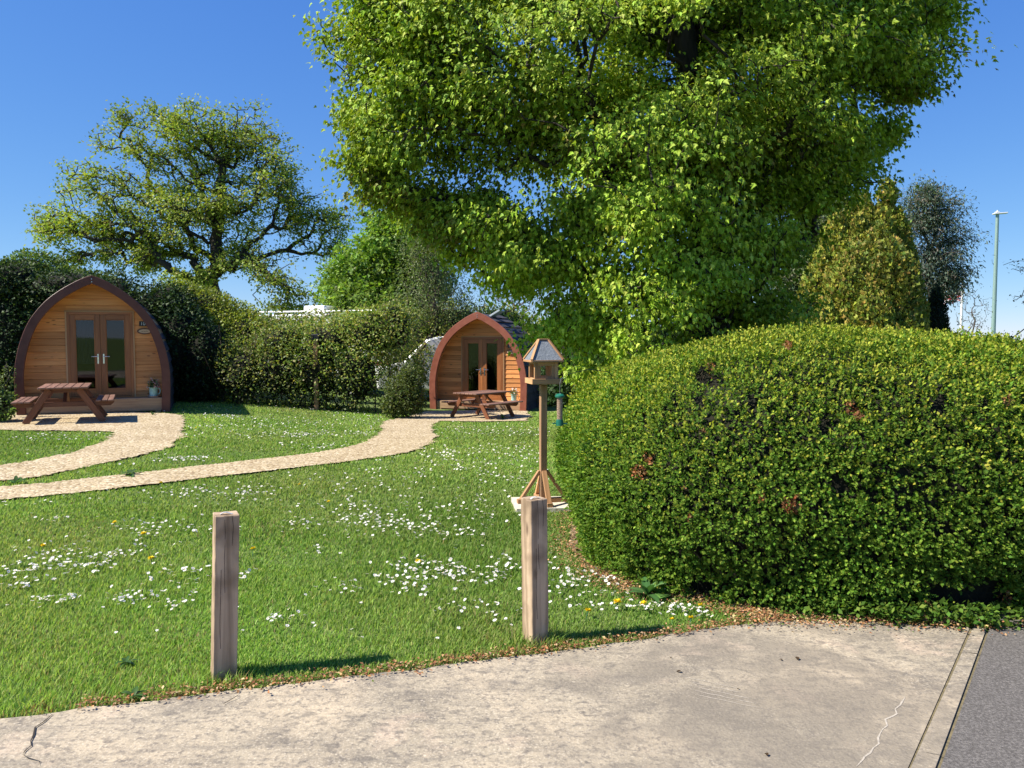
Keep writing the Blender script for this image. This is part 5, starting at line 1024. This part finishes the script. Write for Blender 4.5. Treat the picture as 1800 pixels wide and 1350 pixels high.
for k in range(5):
    V, Fs, C_ = daisy_arrays(rd, .80); me = bpy.data.meshes.new('daisy'); me.from_pydata([tuple(v) for v in V], [], Fs); a = me.attributes.new('col', 'FLOAT_COLOR', 'POINT'); cc = np.ones((len(V), 4), np.float32); cc[:, :3] = C_; a.data.foreach_set('color', cc.ravel()); me.materials.append(M['petal']); variants.append((me, V, Fs, C_))
tilt = lambda: (rd.normal(0, .22) + .12, rd.normal(-.3, .22), rd.uniform(0, 6.28))
for i in range(min(300, len(dp))):
    o = bpy.data.objects.new('daisy', variants[i % 5][0]); COL.objects.link(o); o.location = (dp[i, 0], dp[i, 1], float(hz(dp[i, 0], dp[i, 1])) + rd.uniform(.035, .052)); o.rotation_euler = tilt(); s = rd.uniform(.85, 1.25); o.scale = (s, s, 1)
    tag(o, 'small white lawn daisy with yellow centre open in the grass', 'daisy', 'white daisies scattered over the lawn')
from mathutils import Euler
VV = []; FF = {}; CC = []; off = 0
for i in range(300, len(dp)):
    me, V, Fs, C_ = variants[i % 5]; s = rd.uniform(.95, 1.3) * (1 + .02 * dp[i, 1]); Rm = np.array(Euler(tilt()).to_matrix()); W_ = (V * [s, s, 1]) @ Rm.T + [dp[i, 0], dp[i, 1], float(hz(dp[i, 0], dp[i, 1])) + rd.uniform(.038, .055)]
    VV.append(W_); CC.append(C_)
    for f in Fs: FF.setdefault(len(f), []).append([q + off for q in f])
    off += len(V)
tag(link('daisies', npmesh('daisies', np.concatenate(VV), [np.array(v) for v in FF.values()], np.concatenate(CC)), M['petal']), 'mass of further white daisies across the lawn towards the pods', 'daisies', kind='stuff')
# dandelions
dm = None; DD = [(76, 971, 'dandelion among daisies near the left edge of the lawn'), (202, 929, 'dandelion left of the left post, farther up the lawn'), (266, 994, 'dandelion midway between the left edge and the left post'), (445, 977, 'dandelion just right of the left post'), (283, 857, 'dandelion just below the lower gravel path at left'), (526, 860, 'dandelion in the middle of the lawn below the gravel path'), (578, 891, 'small dandelion in the middle of the lawn'), (735, 1000, 'dandelion in the daisies left of the right post'), (253, 949, 'pale dandelion left of the left post'),
      (1085, 1074, 'largest dandelion, right of the right post by the bush'), (1033, 1089, 'dandelion close to the right post shadow'), (1131, 1076, 'half-hidden dandelion right of the largest one'), (1231, 1079, 'dandelion on the dry patch near the bush foot'), (1214, 1102, 'dandelion nearest the concrete edge'), (1181, 1104, 'small dandelion left of the one nearest the concrete'), (345, 757, 'tiny dandelion on the lawn right of the left pod path')]
r = np.random.default_rng(17); n = 60; t = r.uniform(0, 2 * np.pi, n); ph = r.uniform(.05, 1.1, n); d = np.stack([np.cos(t) * np.cos(ph), np.sin(t) * np.cos(ph), np.sin(ph)], 1)
hm = leaves('flower_head', d * .002, d, unit(UP + d * .2 + r.normal(0, .2, (n, 3))), .021 * r.uniform(.8, 1.1, n), palette(n, [(.9, .66, .012), (.95, .72, .03)], var=.06, r=r), T_DIAMOND, .7); hm.materials.append(M['petal'])
stm = MB(); stm.cyl((0, 0, -.05), (0, 0, 0), .0018, k=5); sto = stm.build('stem', M['greenp']); sme = sto.data; bpy.data.objects.remove(sto)
for (px, py, lb) in DD:
    g = G(px, py); e = empty('dandelion', (g[0], g[1], float(hz(g[0], g[1])) + .05), r.uniform(0, 6), label='yellow ' + lb, cat='dandelion', group='yellow dandelions in the lawn'); e.empty_display_size = .02; e.rotation_euler = (r.normal(0, .15), r.normal(-.2, .15), r.uniform(0, 6)); s = r.uniform(.8, 1.15) * (1.35 if 'largest' in lb else 1) * (.7 if 'small' in lb or 'hidden' in lb else 1); e.scale = (s, s, s)
    h_ = bpy.data.objects.new('flower_head', hm); COL.objects.link(h_); h_.parent = e; h_ = bpy.data.objects.new('stem', sme); COL.objects.link(h_); h_.parent = e
# broadleaf weed by the bush
def weed(name, label, px, py, n, L, w, seed, cols, flatness=.5):
    g = G(px, py); r = np.random.default_rng(seed); V = []; Fs = []; C_ = []
    for k in range(n):
        t = r.uniform(0, 6.28); el = r.uniform(.1, 1.2) * (1 - flatness) + .15; ln_ = L * r.uniform(.6, 1.1); ww = w * r.uniform(.7, 1.1); col = palette(1, cols, r=r, var=.12)[0]; b = len(V); m_ = 8
        for i in range(m_ + 1):
            s = i / m_; rr = ln_ * s; z = math.sin(el) * rr - .55 * rr * rr / L * .7; hw = ww * math.sin(math.pi * min(1, .12 + s * .88)) ** .8 * (1 if i < m_ else 0); cx2, cy2 = math.cos(t) * rr * math.cos(el), math.sin(t) * rr * math.cos(el)
            nx_, ny_ = -math.sin(t), math.cos(t); V += [(cx2 - nx_ * hw, cy2 - ny_ * hw, z + .012 + .2 * hw), (cx2, cy2, z + .012), (cx2 + nx_ * hw, cy2 + ny_ * hw, z + .012 + .2 * hw)]; C_ += [col * .9, col * 1.25, col * .9]
        for i in range(m_): q = b + 3 * i; Fs += [[q, q + 1, q + 4, q + 3], [q + 1, q + 2, q + 5, q + 4]]
    me = npmesh(name, np.array(V), [np.array(Fs)], np.array(C_), smooth=True); o = link(name, me, M['leaf']); o.location = (g[0], g[1], float(hz(g[0], g[1])) + .01); return tag(o, label, 'weed', 'broadleaf weeds')
weed('broadleaf_weed', 'large green weed at the foot of the clipped bush', 1138, 1052, 11, .20, .030, 1, [(.07, .17, .05), (.12, .24, .08)], .2)
weed('broadleaf_weed', 'wide flat-leaved weed right of the tall one at the bush foot', 1172, 1052, 5, .17, .045, 2, [(.14, .27, .07), (.10, .2, .05)], .6)
weed('broadleaf_weed', 'dark little weed in the lawn left of the left post', 222, 1172, 8, .07, .010, 3, [(.05, .12, .03)], .5)
weed('broadleaf_weed', 'low weed at the corner where grass meets the concrete at left', 235, 1232, 9, .08, .012, 4, [(.06, .13, .03), (.1, .18, .05)], .5)
weed('broadleaf_weed', 'green weed growing on the lower gravel path at left', 228, 838, 10, .22, .03, 5, [(.07, .13, .03), (.10, .17, .04)], .6)
weed('broadleaf_weed', 'green tuft on the gravel under the middle picnic table', 884, 738, 10, .28, .02, 6, [(.08, .15, .03)], .0)
weed('broadleaf_weed', 'tiny weed on the gravel by the left pod deck', 268, 731, 8, .14, .018, 7, [(.06, .12, .03)], .2)
weed('broadleaf_weed', 'small weed on the thin grass strip between the gravel paths', 28, 853, 9, .18, .02, 8, [(.07, .15, .03)], .3)
# dead leaves and twigs on the concrete
def dead(label, px, py, s, seed):
    g = G(px, py); r = np.random.default_rng(seed); V = []; Fs = []; m_ = 6
    for i in range(m_ + 1):
        u = i / m_; hw = .32 * math.sin(math.pi * u) * s + .0005; V += [(u * s, -hw, .35 * hw + .1 * s * u), (u * s, 0, .06 * s * math.sin(u * 5)), (u * s, hw, .7 * hw)]
    for i in range(m_): q = 3 * i; Fs += [[q, q + 1, q + 4, q + 3], [q + 1, q + 2, q + 5, q + 4]]
    me = npmesh('dead_leaf', np.array(V), [np.array(Fs)], np.tile([(.06, .038, .022)], (len(V), 1))); o = link('dead_leaf', me, M['litter']); o.location = (g[0], g[1], .017); o.rotation_euler = (0, 0, r.uniform(0, 6)); tag(o, label, 'dead leaf', 'dead leaves on the concrete')
dead('curled dark leaf in the middle of the concrete', 1199, 1187, .026, 1); dead('flat brown leaf on the concrete near the bush', 1403, 1166, .034, 2); dead('tiny dark leaf on the concrete near the grass edge', 1178, 1163, .012, 3); dead('pale curled leaf left of the flat brown one', 1370, 1165, .016, 4); dead('thin dark leaf near the bottom edge of the concrete', 1345, 1331, .022, 5); dead('small dark fleck below the scratches', 1300, 1217, .012, 6)
g = G(405, 1238); tw_ = MB(); tw_.tube([(g[0] - .018, g[1] - .03, .018), (g[0], g[1], .02), (g[0] + .02, g[1] + .035, .024)], .0014, 5); tag(tw_.build('twig', M['twig']), 'thin brown twig on the concrete below the left post', 'twig')
# low creeping growth where the bush meets the concrete
rr = np.random.default_rng(19); nc = 2000; seg = np.array(gpoly([(1330, 1083), (1400, 1086), (1470, 1092), (1560, 1100), (1620, 1102), (1700, 1106), (1760, 1108), (1900, 1110)])); j = rr.integers(0, 7, nc); tt = rr.uniform(0, 1, (nc, 1)); q = seg[j] * (1 - tt) + seg[j + 1] * tt; q[:, 1] += rr.normal(.03, .04, nc) ; w_ = vnoise(np.stack([q[:, 0], 0 * q[:, 0], 0 * q[:, 0]], 1), 5, 3) > -.2; q = q[w_]; nc = len(q)
pz = rr.uniform(.012, .12, nc); cl = palette(nc, [(.08, .16, .02), (.13, .2, .03), (.05, .11, .015)], r=rr)
skirt = link('low_shoots', leaves('low_shoots', np.stack([q[:, 0], q[:, 1], pz], 1), unit(rr.normal(0, .7, (nc, 3)) + [0, -.5, .1]), unit(UP * .8 + rr.normal(0, .4, (nc, 3))), .034 * rr.uniform(.6, 1.2, nc), cl, T_DIAMOND), M['box']); world_child(skirt, bush)
